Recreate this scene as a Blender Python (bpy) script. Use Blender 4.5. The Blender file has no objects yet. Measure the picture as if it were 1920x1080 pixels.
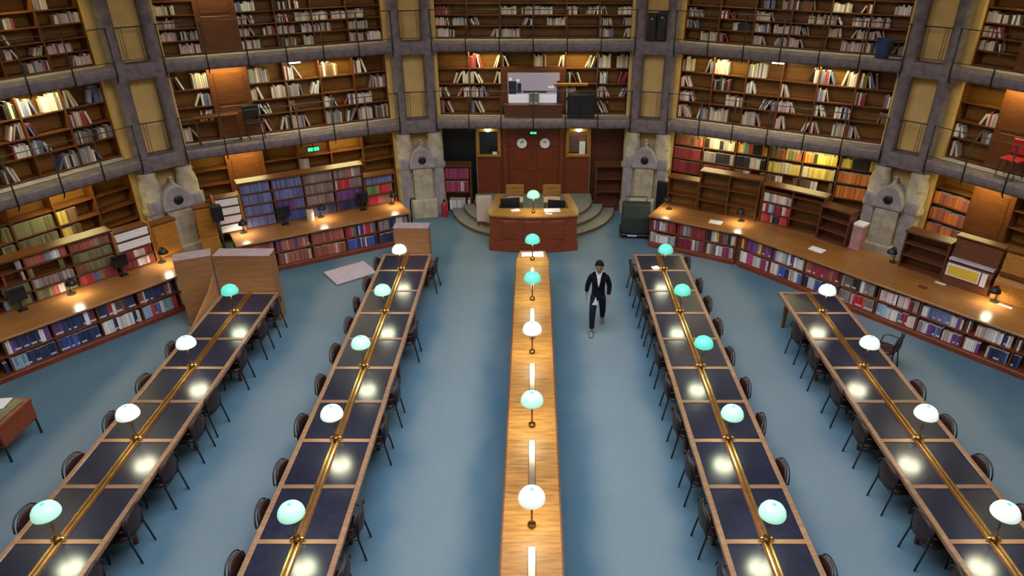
import bpy, bmesh, math, random
from mathutils import Matrix, Vector, Euler
R = math.radians
rng = random.Random(7)
scene = bpy.context.scene
COL = scene.collection

# ------------------------------------------------------------------ camera, sky, exposure
cam_d = bpy.data.cameras.new('camera')
cam = bpy.data.objects.new('camera', cam_d); COL.objects.link(cam)
cam.location = (0, 0, 8.05)
cam.rotation_euler = (R(90 - 27.9), 0, 0)
cam_d.sensor_width = 36.0
cam_d.lens = 36.0 * 1285 / 1920
cam_d.shift_x = -40 / 1920
cam_d.clip_end = 200
scene.camera = cam

w = bpy.data.worlds.new('sky'); scene.world = w; w.use_nodes = True
bg = w.node_tree.nodes['Background']
bg.inputs['Color'].default_value = (0.96, 0.95, 1.0, 1)
bg.inputs['Strength'].default_value = 4.9
vs = scene.view_settings
vs.view_transform = 'Standard'; vs.look = 'None'; vs.gamma = 1.0; vs.use_curve_mapping = False
vs.exposure = 0.0

YC = 7.45            # centre of the twelve-sided room
RC = 13.3            # radius to the middle of each pair of columns

# ------------------------------------------------------------------ materials
MATS = {}
def nodes_of(name):
    m = bpy.data.materials.new(name); m.use_nodes = True
    MATS[name] = m
    return m, m.node_tree.nodes, m.node_tree.links, m.node_tree.nodes['Principled BSDF']

def mat(name, col, rough=0.6, metal=0.0, var=0.18, scale=(6, 6, 6), spec=0.5, bump=0.0, col2=None, detail=3.0, coat=0.0):
    m, N, L, b = nodes_of(name)
    tc = N.new('ShaderNodeTexCoord'); mp = N.new('ShaderNodeMapping')
    mp.inputs['Scale'].default_value = scale
    L.new(tc.outputs['Object'], mp.inputs['Vector'])
    nz = N.new('ShaderNodeTexNoise'); nz.inputs['Scale'].default_value = 1.0
    nz.inputs['Detail'].default_value = detail; nz.inputs['Roughness'].default_value = 0.6
    L.new(mp.outputs['Vector'], nz.inputs['Vector'])
    rp = N.new('ShaderNodeValToRGB')
    c2 = col2 or tuple(c * (1 - var * 1.6) for c in col)
    c1 = tuple(min(1, c * (1 + var)) for c in col)
    rp.color_ramp.elements[0].position = 0.3; rp.color_ramp.elements[0].color = (*c2, 1)
    rp.color_ramp.elements[1].position = 0.7; rp.color_ramp.elements[1].color = (*c1, 1)
    L.new(nz.outputs['Fac'], rp.inputs['Fac'])
    L.new(rp.outputs['Color'], b.inputs['Base Color'])
    b.inputs['Roughness'].default_value = rough
    b.inputs['Metallic'].default_value = metal
    b.inputs['Specular IOR Level'].default_value = spec
    if coat:
        b.inputs['Coat Weight'].default_value = coat
        b.inputs['Coat Roughness'].default_value = 0.12
    if bump:
        bp = N.new('ShaderNodeBump'); bp.inputs['Strength'].default_value = bump
        bp.inputs['Distance'].default_value = 0.01
        L.new(nz.outputs['Fac'], bp.inputs['Height']); L.new(bp.outputs['Normal'], b.inputs['Normal'])
    return m

def wood(name, col, rough=0.42, var=0.22, spec=0.4, scale=(2.5, 22, 22), coat=0.0):
    return mat(name, col, rough, 0, var, scale, spec, 0.04, None, 5.0, coat)

def glow(name, col, strength, base=None, rough=0.3):
    m, N, L, b = nodes_of(name)
    b.inputs['Base Color'].default_value = (*(base or col), 1)
    b.inputs['Roughness'].default_value = rough
    b.inputs['Emission Color'].default_value = (*col, 1)
    b.inputs['Emission Strength'].default_value = strength
    return m

def carpet(name):
    m, N, L, b = nodes_of(name)
    tc = N.new('ShaderNodeTexCoord')
    n1 = N.new('ShaderNodeTexNoise'); n1.inputs['Scale'].default_value = 0.55; n1.inputs['Detail'].default_value = 3
    n2 = N.new('ShaderNodeTexNoise'); n2.inputs['Scale'].default_value = 40; n2.inputs['Detail'].default_value = 2
    L.new(tc.outputs['Object'], n1.inputs['Vector']); L.new(tc.outputs['Object'], n2.inputs['Vector'])
    r1 = N.new('ShaderNodeValToRGB')
    r1.color_ramp.elements[0].position = 0.32; r1.color_ramp.elements[0].color = (0.072, 0.168, 0.262, 1)
    r1.color_ramp.elements[1].position = 0.68; r1.color_ramp.elements[1].color = (0.110, 0.200, 0.275, 1)
    L.new(n1.outputs['Fac'], r1.inputs['Fac'])
    # daylight lanes down the aisles, painted into the carpet as a paler colour
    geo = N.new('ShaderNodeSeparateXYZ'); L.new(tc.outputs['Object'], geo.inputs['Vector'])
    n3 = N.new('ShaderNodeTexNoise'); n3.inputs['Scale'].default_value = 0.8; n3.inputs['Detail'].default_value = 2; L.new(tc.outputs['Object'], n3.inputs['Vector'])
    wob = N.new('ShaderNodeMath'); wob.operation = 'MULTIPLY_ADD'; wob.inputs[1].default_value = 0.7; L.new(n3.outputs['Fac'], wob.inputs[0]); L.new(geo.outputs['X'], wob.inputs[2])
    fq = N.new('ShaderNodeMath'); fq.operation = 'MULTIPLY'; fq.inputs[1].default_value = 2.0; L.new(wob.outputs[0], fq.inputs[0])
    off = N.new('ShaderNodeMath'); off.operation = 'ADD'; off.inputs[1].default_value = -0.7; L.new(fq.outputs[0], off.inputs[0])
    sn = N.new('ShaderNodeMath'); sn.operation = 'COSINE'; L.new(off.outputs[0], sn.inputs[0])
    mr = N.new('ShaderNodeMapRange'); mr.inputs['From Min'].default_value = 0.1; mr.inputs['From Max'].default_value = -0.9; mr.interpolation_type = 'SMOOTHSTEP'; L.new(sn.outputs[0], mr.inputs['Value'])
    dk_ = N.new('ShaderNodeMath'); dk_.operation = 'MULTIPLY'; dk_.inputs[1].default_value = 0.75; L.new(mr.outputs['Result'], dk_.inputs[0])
    lane_light = N.new('ShaderNodeMix'); lane_light.data_type = 'RGBA'; L.new(dk_.outputs[0], lane_light.inputs['Factor'])
    L.new(r1.outputs['Color'], lane_light.inputs['A']); lane_light.inputs['B'].default_value = (0.225, 0.300, 0.345, 1)
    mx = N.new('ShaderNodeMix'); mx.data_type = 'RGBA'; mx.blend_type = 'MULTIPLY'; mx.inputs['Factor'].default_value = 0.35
    L.new(lane_light.outputs['Result'], mx.inputs['A']); L.new(n2.outputs['Color'], mx.inputs['B'])
    L.new(mx.outputs['Result'], b.inputs['Base Color'])
    b.inputs['Roughness'].default_value = 0.95; b.inputs['Specular IOR Level'].default_value = 0.1
    b.inputs['Sheen Weight'].default_value = 0.15
    bp = N.new('ShaderNodeBump'); bp.inputs['Strength'].default_value = 0.2; bp.inputs['Distance'].default_value = 0.01
    L.new(n2.outputs['Fac'], bp.inputs['Height']); L.new(bp.outputs['Normal'], b.inputs['Normal'])
    return m

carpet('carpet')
wood('shelf_wood', (0.140, 0.045, 0.011))
wood('back_wood', (0.215, 0.092, 0.016))
wood('dark_wood', (0.13, 0.042, 0.018))
wood('red_wood', (0.20, 0.045, 0.016), 0.38)
wood('counter_wood', (0.30, 0.13, 0.036), 0.28, 0.2, 0.6)
wood('gold_wood', (0.37, 0.175, 0.042), 0.42, 0.3, 0.3)
wood('table_wood', (0.27, 0.155, 0.090), 0.35)
wood('box_wood', (0.31, 0.145, 0.058), 0.5, 0.15)
wood('kiosk_wood', (0.42, 0.18, 0.028), 0.4)
mat('box_top', (0.40, 0.30, 0.34), 0.6, 0, 0.1)
mat('stone_carved', (0.36, 0.32, 0.34), 0.8, 0, 0.18, (5, 5, 5), 0.3, 0.15)
mat('stone_grey', (0.205, 0.168, 0.180), 0.8, 0, 0.22, (5, 5, 5), 0.3, 0.15)
mat('stone_pale', (0.50, 0.43, 0.33), 0.8, 0, 0.2, (5, 5, 5), 0.3, 0.15)
mat('stone_deck', (0.40, 0.36, 0.39), 0.75, 0, 0.2, (5, 5, 5), 0.3, 0.1)
mat('plaster_yellow', (0.62, 0.42, 0.17), 0.85, 0, 0.1, (2, 2, 2), 0.2)
mat('plaster_cream', (0.62, 0.52, 0.34), 0.85, 0, 0.08, (2, 2, 2), 0.2)
mat('iron', (0.012, 0.011, 0.013), 0.45)
mat('rail_iron', (0.06, 0.045, 0.05), 0.5)
mat('black_plastic', (0.012, 0.012, 0.016), 0.4)
mat('leather_navy', (0.012, 0.015, 0.036), 0.25, 0, 0.25, (9, 9, 9), 0.8)
mat('leather_brown', (0.030, 0.012, 0.014), 0.45, 0, 0.25, (7, 7, 7), 0.5)
mat('brass', (0.80, 0.55, 0.20), 0.28, 1.0, 0.12)
mat('dark_brass', (0.22, 0.13, 0.05), 0.35, 1.0, 0.12)
mat('polished_strip', (0.42, 0.34, 0.27), 0.30, 1.0, 0.1)
mat('step_carpet', (0.25, 0.25, 0.215), 0.95, 0, 0.15, (12, 12, 12), 0.1, 0.1)
mat('white_paper', (0.80, 0.78, 0.80), 0.8, 0, 0.04)
mat('page_edges', (0.62, 0.57, 0.52), 0.9, 0, 0.1)
mat('beige_board', (0.58, 0.44, 0.34), 0.7, 0, 0.08)
mat('lilac_board', (0.55, 0.47, 0.56), 0.5, 0, 0.08)
mat('dark_green', (0.018, 0.028, 0.024), 0.5, 0, 0.25)
mat('red_paint', (0.45, 0.02, 0.03), 0.35, 0, 0.08)
mat('blue_plastic', (0.03, 0.05, 0.15), 0.4, 0, 0.1)
mat('chrome', (0.7, 0.7, 0.72), 0.2, 1.0, 0.05)
mat('yellow_sign', (0.70, 0.50, 0.05), 0.6, 0, 0.05)
glow('screen_grey', (0.42, 0.36, 0.45), 0.22, None, 0.35)
glow('screen_white', (0.72, 0.72, 0.80), 0.35, None, 0.4)
mat('screen_dark', (0.03, 0.03, 0.06), 0.3, 0, 0.2)
mat('grey_green', (0.20, 0.24, 0.22), 0.6, 0, 0.1)
mat('dark_glass', (0.012, 0.012, 0.016), 0.12, 0, 0.1)
mat('clock_white', (0.92, 0.92, 0.93), 0.5, 0, 0.03)
mat('skin', (0.36, 0.21, 0.17), 0.6, 0, 0.06)
mat('hair', (0.006, 0.005, 0.005), 0.8, 0, 0.2, spec=0.2)
mat('jacket_cloth', (0.008, 0.008, 0.016), 0.9, 0, 0.2, spec=0.1)
mat('shirt_cloth', (0.66, 0.66, 0.72), 0.8, 0, 0.04)
mat('denim', (0.011, 0.014, 0.030), 0.9, 0, 0.2, spec=0.1)
mat('shoe_leather', (0.22, 0.19, 0.18), 0.5, 0, 0.1)
glow('shade_white', (0.86, 1.0, 0.90), 0.62, (0.75, 0.85, 0.78))
glow('shade_pale_green', (0.50, 0.98, 0.78), 0.58, (0.45, 0.8, 0.65))
glow('shade_teal', (0.10, 0.80, 0.62), 0.60, (0.15, 0.6, 0.5))
glow('bulb_white', (1.0, 0.92, 0.66), 24.0)
glow('bulb_warm', (1.0, 0.90, 0.62), 110.0)
glow('tube_warm', (1.0, 0.87, 0.36), 70.0)
glow('tube_green', (0.72, 1.0, 0.40), 18.0)
def clear_glass(name):
    m, N, L, b = nodes_of(name)
    tr_ = N.new('ShaderNodeBsdfTransparent'); tr_.inputs['Color'].default_value = (0.92, 0.94, 0.92, 1)
    gl_ = N.new('ShaderNodeBsdfGlossy'); gl_.inputs['Roughness'].default_value = 0.05
    mx_ = N.new('ShaderNodeMixShader'); mx_.inputs['Fac'].default_value = 0.08
    L.new(tr_.outputs[0], mx_.inputs[1]); L.new(gl_.outputs[0], mx_.inputs[2]); L.new(mx_.outputs[0], N['Material Output'].inputs['Surface'])
clear_glass('clear_glass')
glow('exit_green', (0.05, 0.75, 0.32), 1.4)
glow('display_lit', (0.50, 0.44, 0.55), 0.30)

def book_mat(name, col):
    # cover cloth that differs a little from book to book, with a pale printed title band low on the spine of some
    m, N, L, b = nodes_of(name)
    ge = N.new('ShaderNodeNewGeometry'); oi = N.new('ShaderNodeObjectInfo'); tc = N.new('ShaderNodeTexCoord')
    ad = N.new('ShaderNodeMath'); ad.operation = 'ADD'; L.new(ge.outputs['Random Per Island'], ad.inputs[0]); L.new(oi.outputs['Random'], ad.inputs[1])
    fr_ = N.new('ShaderNodeMath'); fr_.operation = 'FRACT'; L.new(ad.outputs[0], fr_.inputs[0])
    rp = N.new('ShaderNodeValToRGB'); L.new(fr_.outputs[0], rp.inputs['Fac'])
    rp.color_ramp.elements[0].color = (*[c * 0.6 for c in col], 1); rp.color_ramp.elements[1].color = (*[min(0.85, c * 1.3 + 0.015) for c in col], 1)
    sx = N.new('ShaderNodeSeparateXYZ'); L.new(tc.outputs['Object'], sx.inputs['Vector'])
    cm = N.new('ShaderNodeMath'); cm.operation = 'COMPARE'; cm.inputs[1].default_value = 0.055; cm.inputs[2].default_value = 0.022; L.new(sx.outputs['Z'], cm.inputs[0])
    gt_ = N.new('ShaderNodeMath'); gt_.operation = 'GREATER_THAN'; gt_.inputs[1].default_value = 0.45; L.new(oi.outputs['Random'], gt_.inputs[0])
    ml = N.new('ShaderNodeMath'); ml.operation = 'MULTIPLY'; L.new(cm.outputs[0], ml.inputs[0]); L.new(gt_.outputs[0], ml.inputs[1])
    mx = N.new('ShaderNodeMix'); mx.data_type = 'RGBA'; L.new(ml.outputs[0], mx.inputs['Factor']); L.new(rp.outputs['Color'], mx.inputs['A']); mx.inputs['B'].default_value = (0.58, 0.53, 0.53, 1)
    L.new(mx.outputs['Result'], b.inputs['Base Color']); b.inputs['Roughness'].default_value = 0.55
BOOKC = {'cream': (0.60, 0.53, 0.44), 'white': (0.72, 0.70, 0.72), 'pinkish white': (0.60, 0.45, 0.44), 'grey': (0.30, 0.29, 0.32),
         'dark red': (0.24, 0.022, 0.035), 'red': (0.48, 0.03, 0.045), 'rust red': (0.36, 0.10, 0.07), 'magenta': (0.36, 0.04, 0.13),
         'navy blue': (0.022, 0.030, 0.095), 'blue': (0.05, 0.09, 0.33), 'slate blue': (0.13, 0.15, 0.34), 'light blue': (0.22, 0.36, 0.50),
         'purple': (0.14, 0.05, 0.22), 'black': (0.016, 0.014, 0.018), 'brown': (0.15, 0.075, 0.04), 'olive': (0.17, 0.16, 0.075),
         'green': (0.12, 0.23, 0.09), 'yellow': (0.60, 0.45, 0.10), 'orange': (0.56, 0.17, 0.035), 'taupe': (0.22, 0.17, 0.17)}
for k, c in BOOKC.items():
    book_mat('book_' + k, c)

# ------------------------------------------------------------------ mesh helpers
CACHE = {}
def finish(name, me, m, parent=None, loc=(0, 0, 0), rot=(0, 0, 0)):
    o = bpy.data.objects.new(name, me); COL.objects.link(o)
    if m is not None and len(me.materials) == 0:
        me.materials.append(MATS[m])
    if parent is not None: o.parent = parent
    o.location = loc; o.rotation_euler = rot
    return o

def from_bm(name, bm, smooth=False):
    bmesh.ops.recalc_face_normals(bm, faces=bm.faces)
    me = bpy.data.meshes.new(name); bm.to_mesh(me); bm.free()
    if smooth:
        for p in me.polygons: p.use_smooth = True
    return me

def box(name, parent, m, x0, x1, y0, y1, z0, z1, bev=0.0, rot=(0, 0, 0)):
    dx, dy, dz = round(abs(x1 - x0), 4), round(abs(y1 - y0), 4), round(abs(z1 - z0), 4)
    key = ('box', dx, dy, dz, m, bev)
    me = CACHE.get(key)
    if me is None:
        bm = bmesh.new()
        bmesh.ops.create_cube(bm, size=1.0, matrix=Matrix.Diagonal((dx, dy, dz, 1)))
        if bev: bmesh.ops.bevel(bm, geom=list(bm.edges), offset=min(bev, min(dx, dy, dz) * 0.45), segments=2 if bev > 0.02 else 1, affect='EDGES', profile=0.6)
        me = from_bm(name, bm); me.materials.append(MATS[m]); CACHE[key] = me
    return finish(name, me, m, parent, ((x0 + x1) / 2, (y0 + y1) / 2, (z0 + z1) / 2), rot)

def prism_mesh(name, poly, z0, z1, bev=0.0):
    bm = bmesh.new()
    vs_ = [bm.verts.new((x, y, z0)) for x, y in poly]
    f = bm.faces.new(vs_)
    r = bmesh.ops.extrude_face_region(bm, geom=[f])
    for v in r['geom']:
        if isinstance(v, bmesh.types.BMVert): v.co.z = z1
    if bev: bmesh.ops.bevel(bm, geom=list(bm.edges), offset=bev, segments=1, affect='EDGES')
    return from_bm(name, bm)

def prism(name, parent, m, poly, z0, z1, bev=0.0, loc=(0, 0, 0), rot=(0, 0, 0)):
    return finish(name, prism_mesh(name, poly, z0, z1, bev), m, parent, loc, rot)

def lathe(name, parent, m, prof, seg=20, loc=(0, 0, 0), rot=(0, 0, 0), key=None, smooth=True):
    k = ('lathe', name, tuple(prof), seg, m)
    me = CACHE.get(k)
    if me is None:
        bm = bmesh.new(); rings = []
        for r, z in prof:
            if r < 1e-5: rings.append([bm.verts.new((0, 0, z))])
            else: rings.append([bm.verts.new((r * math.cos(2 * math.pi * i / seg), r * math.sin(2 * math.pi * i / seg), z)) for i in range(seg)])
        for a, b in zip(rings, rings[1:]):
            if len(a) == 1 and len(b) == 1: continue
            for i in range(seg):
                j = (i + 1) % seg
                if len(a) == 1: bm.faces.new((a[0], b[i], b[j]))
                elif len(b) == 1: bm.faces.new((a[i], a[j], b[0]))
                else: bm.faces.new((a[i], a[j], b[j], b[i]))
        if len(rings[0]) > 1 and len(rings[-1]) > 1 and abs(prof[0][1] - prof[-1][1]) < 1e-4:
            for i in range(seg):
                j = (i + 1) % seg; bm.faces.new((rings[-1][i], rings[-1][j], rings[0][j], rings[0][i]))
        else:
            for ring in (rings[0], rings[-1]):
                if len(ring) > 1: bm.faces.new(ring)
        me = from_bm(name, bm, False); me.materials.append(MATS[m])
        if smooth:
            me.polygons.foreach_set('use_smooth', [len(p.vertices) < 8 for p in me.polygons])
            me.set_sharp_from_angle(angle=R(50))
        CACHE[k] = me
    return finish(name, me, m, parent, loc, rot)

def tube(name, parent, m, pts, r, seg=8, loc=(0, 0, 0), rot=(0, 0, 0), closed=False):
    k = ('tube', name, tuple(map(tuple, pts)), r, m, closed)
    me = CACHE.get(k)
    if me is None:
        P = [Vector(p) for p in pts]; n = len(P); bm = bmesh.new(); rings = []
        prev = None
        for i in range(n):
            if closed: t = P[(i + 1) % n] - P[i - 1]
            else: t = P[min(i + 1, n - 1)] - P[max(i - 1, 0)]
            t.normalize()
            a = prev if prev is not None else (Vector((0, 0, 1)) if abs(t.z) < 0.9 else Vector((1, 0, 0)))
            b = t.cross(a).normalized(); a2 = b.cross(t).normalized(); prev = a2
            rings.append([bm.verts.new(P[i] + (a2 * math.cos(2 * math.pi * q / seg) + b * math.sin(2 * math.pi * q / seg)) * r) for q in range(seg)])
        m_ = n if closed else n - 1
        for i in range(m_):
            A, Bq = rings[i], rings[(i + 1) % n]
            for q in range(seg):
                bm.faces.new((A[q], A[(q + 1) % seg], Bq[(q + 1) % seg], Bq[q]))
        if not closed:
            bm.faces.new(rings[0]); bm.faces.new(rings[-1])
        me = from_bm(name, bm, True); me.materials.append(MATS[m]); CACHE[k] = me
    return finish(name, me, m, parent, loc, rot)

def tag(o, label=None, cat=None, group=None, kind=None):
    if label: o['label'] = label
    if cat: o['category'] = cat
    if group: o['group'] = group
    if kind: o['kind'] = kind
    return o

def thing(name, label, cat, loc=(0, 0, 0), rz=0.0, group=None, kind=None):
    o = bpy.data.objects.new(name, None); COL.objects.link(o)
    o.location = loc; o.rotation_euler = (0, 0, rz); o.empty_display_size = 0.1
    return tag(o, label, cat, group, kind)

def face_thing(name, label, cat, theta, lx=0.0, ly=0.0, lz=0.0, group=None, kind=None):
    """an Empty at a spot given in the frame of the wall that faces angle theta (x to the right, y outward from the room's middle)"""
    t = R(theta)
    o = thing(name, label, cat, (lx * math.cos(t) + ly * math.sin(t), YC - lx * math.sin(t) + ly * math.cos(t), lz), -t, group, kind)
    o['_th'] = theta; o['_lx'] = lx; o['_ly'] = ly; o['_lz'] = lz
    return o

ORD = ['first', 'second', 'third', 'fourth', 'fifth', 'sixth', 'seventh', 'eighth', 'ninth', 'tenth', 'eleventh', 'twelfth', 'thirteenth', 'fourteenth', 'fifteenth',
       'sixteenth', 'seventeenth', 'eighteenth', 'nineteenth', 'twentieth']
def ordw(i):
    return ORD[i] if i < 20 else ('twenty-' if i < 29 else 'thirty-') + ORD[(i - 20) % 10]

# ------------------------------------------------------------------ the room shell
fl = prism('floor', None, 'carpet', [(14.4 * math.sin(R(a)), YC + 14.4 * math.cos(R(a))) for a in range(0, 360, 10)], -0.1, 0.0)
tag(fl, 'blue-green carpet of the round reading room', kind='structure')

# unseen roof with an assumed round daylight opening above the middle of the room
def ring_mesh(name, r0, r1, z0, z1):
    bm = bmesh.new(); ring = []
    for a in range(0, 360, 10):
        s_, c_ = math.sin(R(a)), math.cos(R(a))
        ring.append([bm.verts.new((r * s_, YC + r * c_, z)) for r, z in ((r0, z0), (r1, z0), (r1, z1), (r0, z1))])
    for i in range(36):
        A, B_ = ring[i], ring[(i + 1) % 36]
        for q in range(4): bm.faces.new((A[q], A[(q + 1) % 4], B_[(q + 1) % 4], B_[q]))
    return from_bm(name, bm)
ct = thing('unseen_ceiling', 'unseen cream roof of the reading room with an assumed round opening and added drum', None, kind='structure')
finish('unseen_roof_slab', ring_mesh('unseen_roof_slab', 6.6, 14.6, 9.4, 9.6), 'plaster_cream', ct)
finish('added_light_drum', ring_mesh('added_light_drum', 6.6, 6.8, 9.6, 12.2), 'plaster_cream', ct)  # unseen drum added to keep low sky light off the galleries

WALLS = {0: 'center', -30: 'left', -60: 'far_left', 30: 'right', 60: 'far_right', 90: 'east', -90: 'west', 120: 'rear_east', -120: 'rear_west', 150: 'back_east', -150: 'back_west', 180: 'rear'}
for th, nm in WALLS.items():
    wt = face_thing('wall_' + nm, 'cream plaster wall of the reading room, ' + nm.replace('_', ' ') + ' side', None, th, kind='structure')
    box('plaster', wt, 'plaster_cream', -3.95, 3.95, 14.0, 14.2, 0, 9.4)

FACEN = {0: 'centre wall', -30: 'wall left of the door', -60: 'far left wall', 30: 'wall right of the door', 60: 'far right wall'}

# ------------------------------------------------------------------ stone piers with paired columns
PIERN = {-15: 'left of the door', 15: 'right of the door', -45: 'between the two left walls', 45: 'between the two right walls', -75: 'beyond the far left wall', 75: 'beyond the far right wall'}
COLP = [(0.30, 0.0), (0.30, 0.35), (0.26, 0.42), (0.25, 1.45), (0.31, 1.5), (0.31, 1.62), (0.26, 1.68), (0.27, 2.15), (0.24, 2.3), (0.20, 2.42), (0.22, 2.48), (0.19, 2.56)]
COLS = [(0.165, 2.5), (0.165, 4.72), (0.21, 4.80), (0.22, 4.95), (0.19, 5.02), (0.21, 5.18), (0.165, 5.26), (0.165, 6.92), (0.21, 7.0), (0.21, 7.35), (0.165, 7.42), (0.165, 9.4)]
for th, nm in PIERN.items():
    p = face_thing('stone_pier', 'grey stone pier with paired columns and carved buttress, ' + nm, 'pier', th, group='stone piers at the corners of the room')
    box('wall_panel', p, 'plaster_yellow', -0.74, 0.74, 13.55, 13.98, 0, 9.4)
    for s in (-1, 1):
        b = lathe('column_base', p, 'stone_pale', COLP, 16, (s * 0.45, RC, 0))
        lathe('column_shaft', p, 'stone_grey', COLS, 16, (s * 0.45, RC, 0))
    for z0, z1 in ((2.60, 2.97), (4.82, 5.17), (7.05, 7.35)):
        box('lintel', p, 'stone_grey', -0.45, 0.45, 13.12, 13.56, z0, z1, 0.03)
    for zd in (2.97, 5.17):
        tube('hand_rail', p, 'rail_iron', [(-0.42, 13.22, zd + 0.80), (0.42, 13.22, zd + 0.80)], 0.016, 6)
        tube('lower_rail', p, 'rail_iron', [(-0.42, 13.22, zd + 0.08), (0.42, 13.22, zd + 0.08)], 0.010, 6)
        for xx in (-0.24, -0.18, 0.18, 0.24):
            tube('baluster', p, 'rail_iron', [(0, 0, 0), (0, 0, 0.72)], 0.007, 5, (xx, 13.22, zd + 0.08))
    # carved buttress in front of the columns
    box('plinth', p, 'stone_pale', -0.37, 0.37, 12.78, 13.35, 0, 0.62, 0.05)
    box('shaft', p, 'stone_pale', -0.28, 0.28, 12.86, 13.25, 0.60, 1.66, 0.03)
    def head(x): return x
    poly = [(-0.36, 1.60), (0.36, 1.60), (0.36, 1.78), (0.30, 1.98), (0.17, 2.16), (0.05, 2.22), (0, 2.34), (-0.05, 2.22), (-0.17, 2.16), (-0.30, 1.98), (-0.36, 1.78)]
    hd = prism('carved_head', p, 'stone_carved', [(x, z) for x, z in poly], -0.24, 0.24, 0.02, (0, 13.04, 0), (R(90), 0, 0))
    for s in (-1, 1):
        box('shoulder', p, 'stone_carved', s * 0.50 - 0.16, s * 0.50 + 0.16, 12.98, 13.4, 1.52, 1.86, 0.05)
        box('wing_block', p, 'stone_carved', s * 0.50 - 0.14, s * 0.50 + 0.14, 13.0, 13.4, 0.0, 1.52, 0.03)
    lathe('finial', p, 'stone_carved', [(0.0, 0.0), (0.05, 0.02), (0.03, 0.06), (0.055, 0.1), (0.0, 0.16)], 10, (0, 13.0, 2.30))
    lathe('black_roundel', p, 'iron', [(0.115, 0.0), (0.115, 0.03), (0.09, 0.045), (0.0, 0.05)], 20, (0, 12.80, 1.86), (R(90), 0, 0))

# ------------------------------------------------------------------ books
BOOKS = []   # dicts: frame empty, x, y, z, w, d, h, lean, colour, place
def frame_matrix(o):
    return Matrix.Translation(o.location) @ Euler(o.rotation_euler).to_matrix().to_4x4()

class Slot:
    def __init__(s, fr, x0, x1, y, z, h, depth, place):
        s.fr, s.x0, s.x1, s.y, s.z, s.h, s.depth, s.place = fr, x0, x1, y, z, h, depth, place

def add_book(sl, x, w, h, d, lean, colour, weight=1.0, flat=False):
    BOOKS.append(dict(m=sl.fr, x=x, y=sl.y, z=sl.z, w=w, h=h, d=d, lean=lean, c=colour, place=sl.place, wt=weight))

def fill_packed(sl, runs, weight=1.0, hv=0.0, upto=1.0, start=0.0):
    """runs: list of (colour, number of books, thickness); repeated to fill"""
    x = sl.x0 + 0.01 + start; lim = sl.x0 + (sl.x1 - sl.x0) * upto - 0.01
    hh = min(sl.h * 0.92, 0.32)
    i = 0
    while True:
        c, n, t = runs[i % len(runs)]; i += 1
        if c == 'gap':
            x += t * n
            if x > lim: return
            continue
        hb = hh * (1 - hv * rng.random())
        for q in range(n):
            tt = t * rng.uniform(0.72, 1.12)
            if x + tt > lim: return
            add_book(sl, x, tt - 0.003, hb * (1 - hv * 0.6 * rng.random()), sl.depth * rng.uniform(0.78, 0.86), 0.0, c, weight)
            x += tt

def fill_mixed(sl, pal, weight=1.0, gap=0.08, tmin=0.03, tmax=0.055):
    x = sl.x0 + 0.01; hh = min(sl.h * 0.9, 0.30)
    while x < sl.x1 - 0.06:
        if rng.random() < gap:
            x += rng.uniform(0.05, 0.16)
        c = rng.choice(pal); n = rng.choice((1, 1, 2, 3, 4, 6)); hb = hh * rng.uniform(0.78, 1.0); t0 = rng.uniform(tmin, tmax)
        for q in range(n):
            t = t0 * rng.uniform(0.92, 1.08)
            if x + t > sl.x1 - 0.01: return
            add_book(sl, x, t - 0.004, hb * rng.uniform(0.96, 1.0), sl.depth * rng.uniform(0.72, 0.85), 0.0, c, weight)
            x += t

def fill_sparse(sl, pal, dens=1.0, weight=0.8):
    W = sl.x1 - sl.x0; hmax = sl.h * 0.84
    def cluster(side, n, room):
        used = 0.01; lean_from = n - rng.choice((1, 1, 2, 2, 3, 4))
        c0 = rng.choice(pal)
        for q in range(n):
            c = c0 if rng.random() < 0.6 else rng.choice(pal)
            h = hmax * rng.uniform(0.72, 1.0); t = rng.uniform(0.03, 0.062)
            a = 0.0 if q < lean_from else R(rng.uniform(10, 30))
            need = t if a == 0 else t * math.cos(a) + (h * math.sin(a) * (1.0 if q == lean_from or q == 0 else 0.25))
            if used + need + (h * math.sin(a)) * 0.2 > room: return
            if a == 0:
                x = sl.x0 + used if side < 0 else sl.x1 - used - t
                add_book(sl, x, t - 0.003, h, sl.depth * 0.7, 0.0, c, weight)
            else:
                # pivot on the lower corner, leaning towards the side the row started from
                px = used + (need - t * math.cos(a))
                if side < 0: add_book(sl, sl.x0 + px, t - 0.003, h, sl.depth * 0.7, -a, c, weight)
                else: add_book(sl, sl.x1 - px - (t - 0.003), t - 0.003, h, sl.depth * 0.7, a, c, weight)
            used += need + 0.004
    r = rng.random()
    nb = lambda: max(1, int(rng.choice((2, 3, 4, 5, 6, 8)) * dens))
    if r < 0.40: cluster(-1, nb(), W * 0.62)
    elif r < 0.62: cluster(1, nb(), W * 0.62)
    elif r < 0.92: cluster(-1, nb(), W * 0.5); cluster(1, max(1, nb() - 1), W * 0.45)

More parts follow.
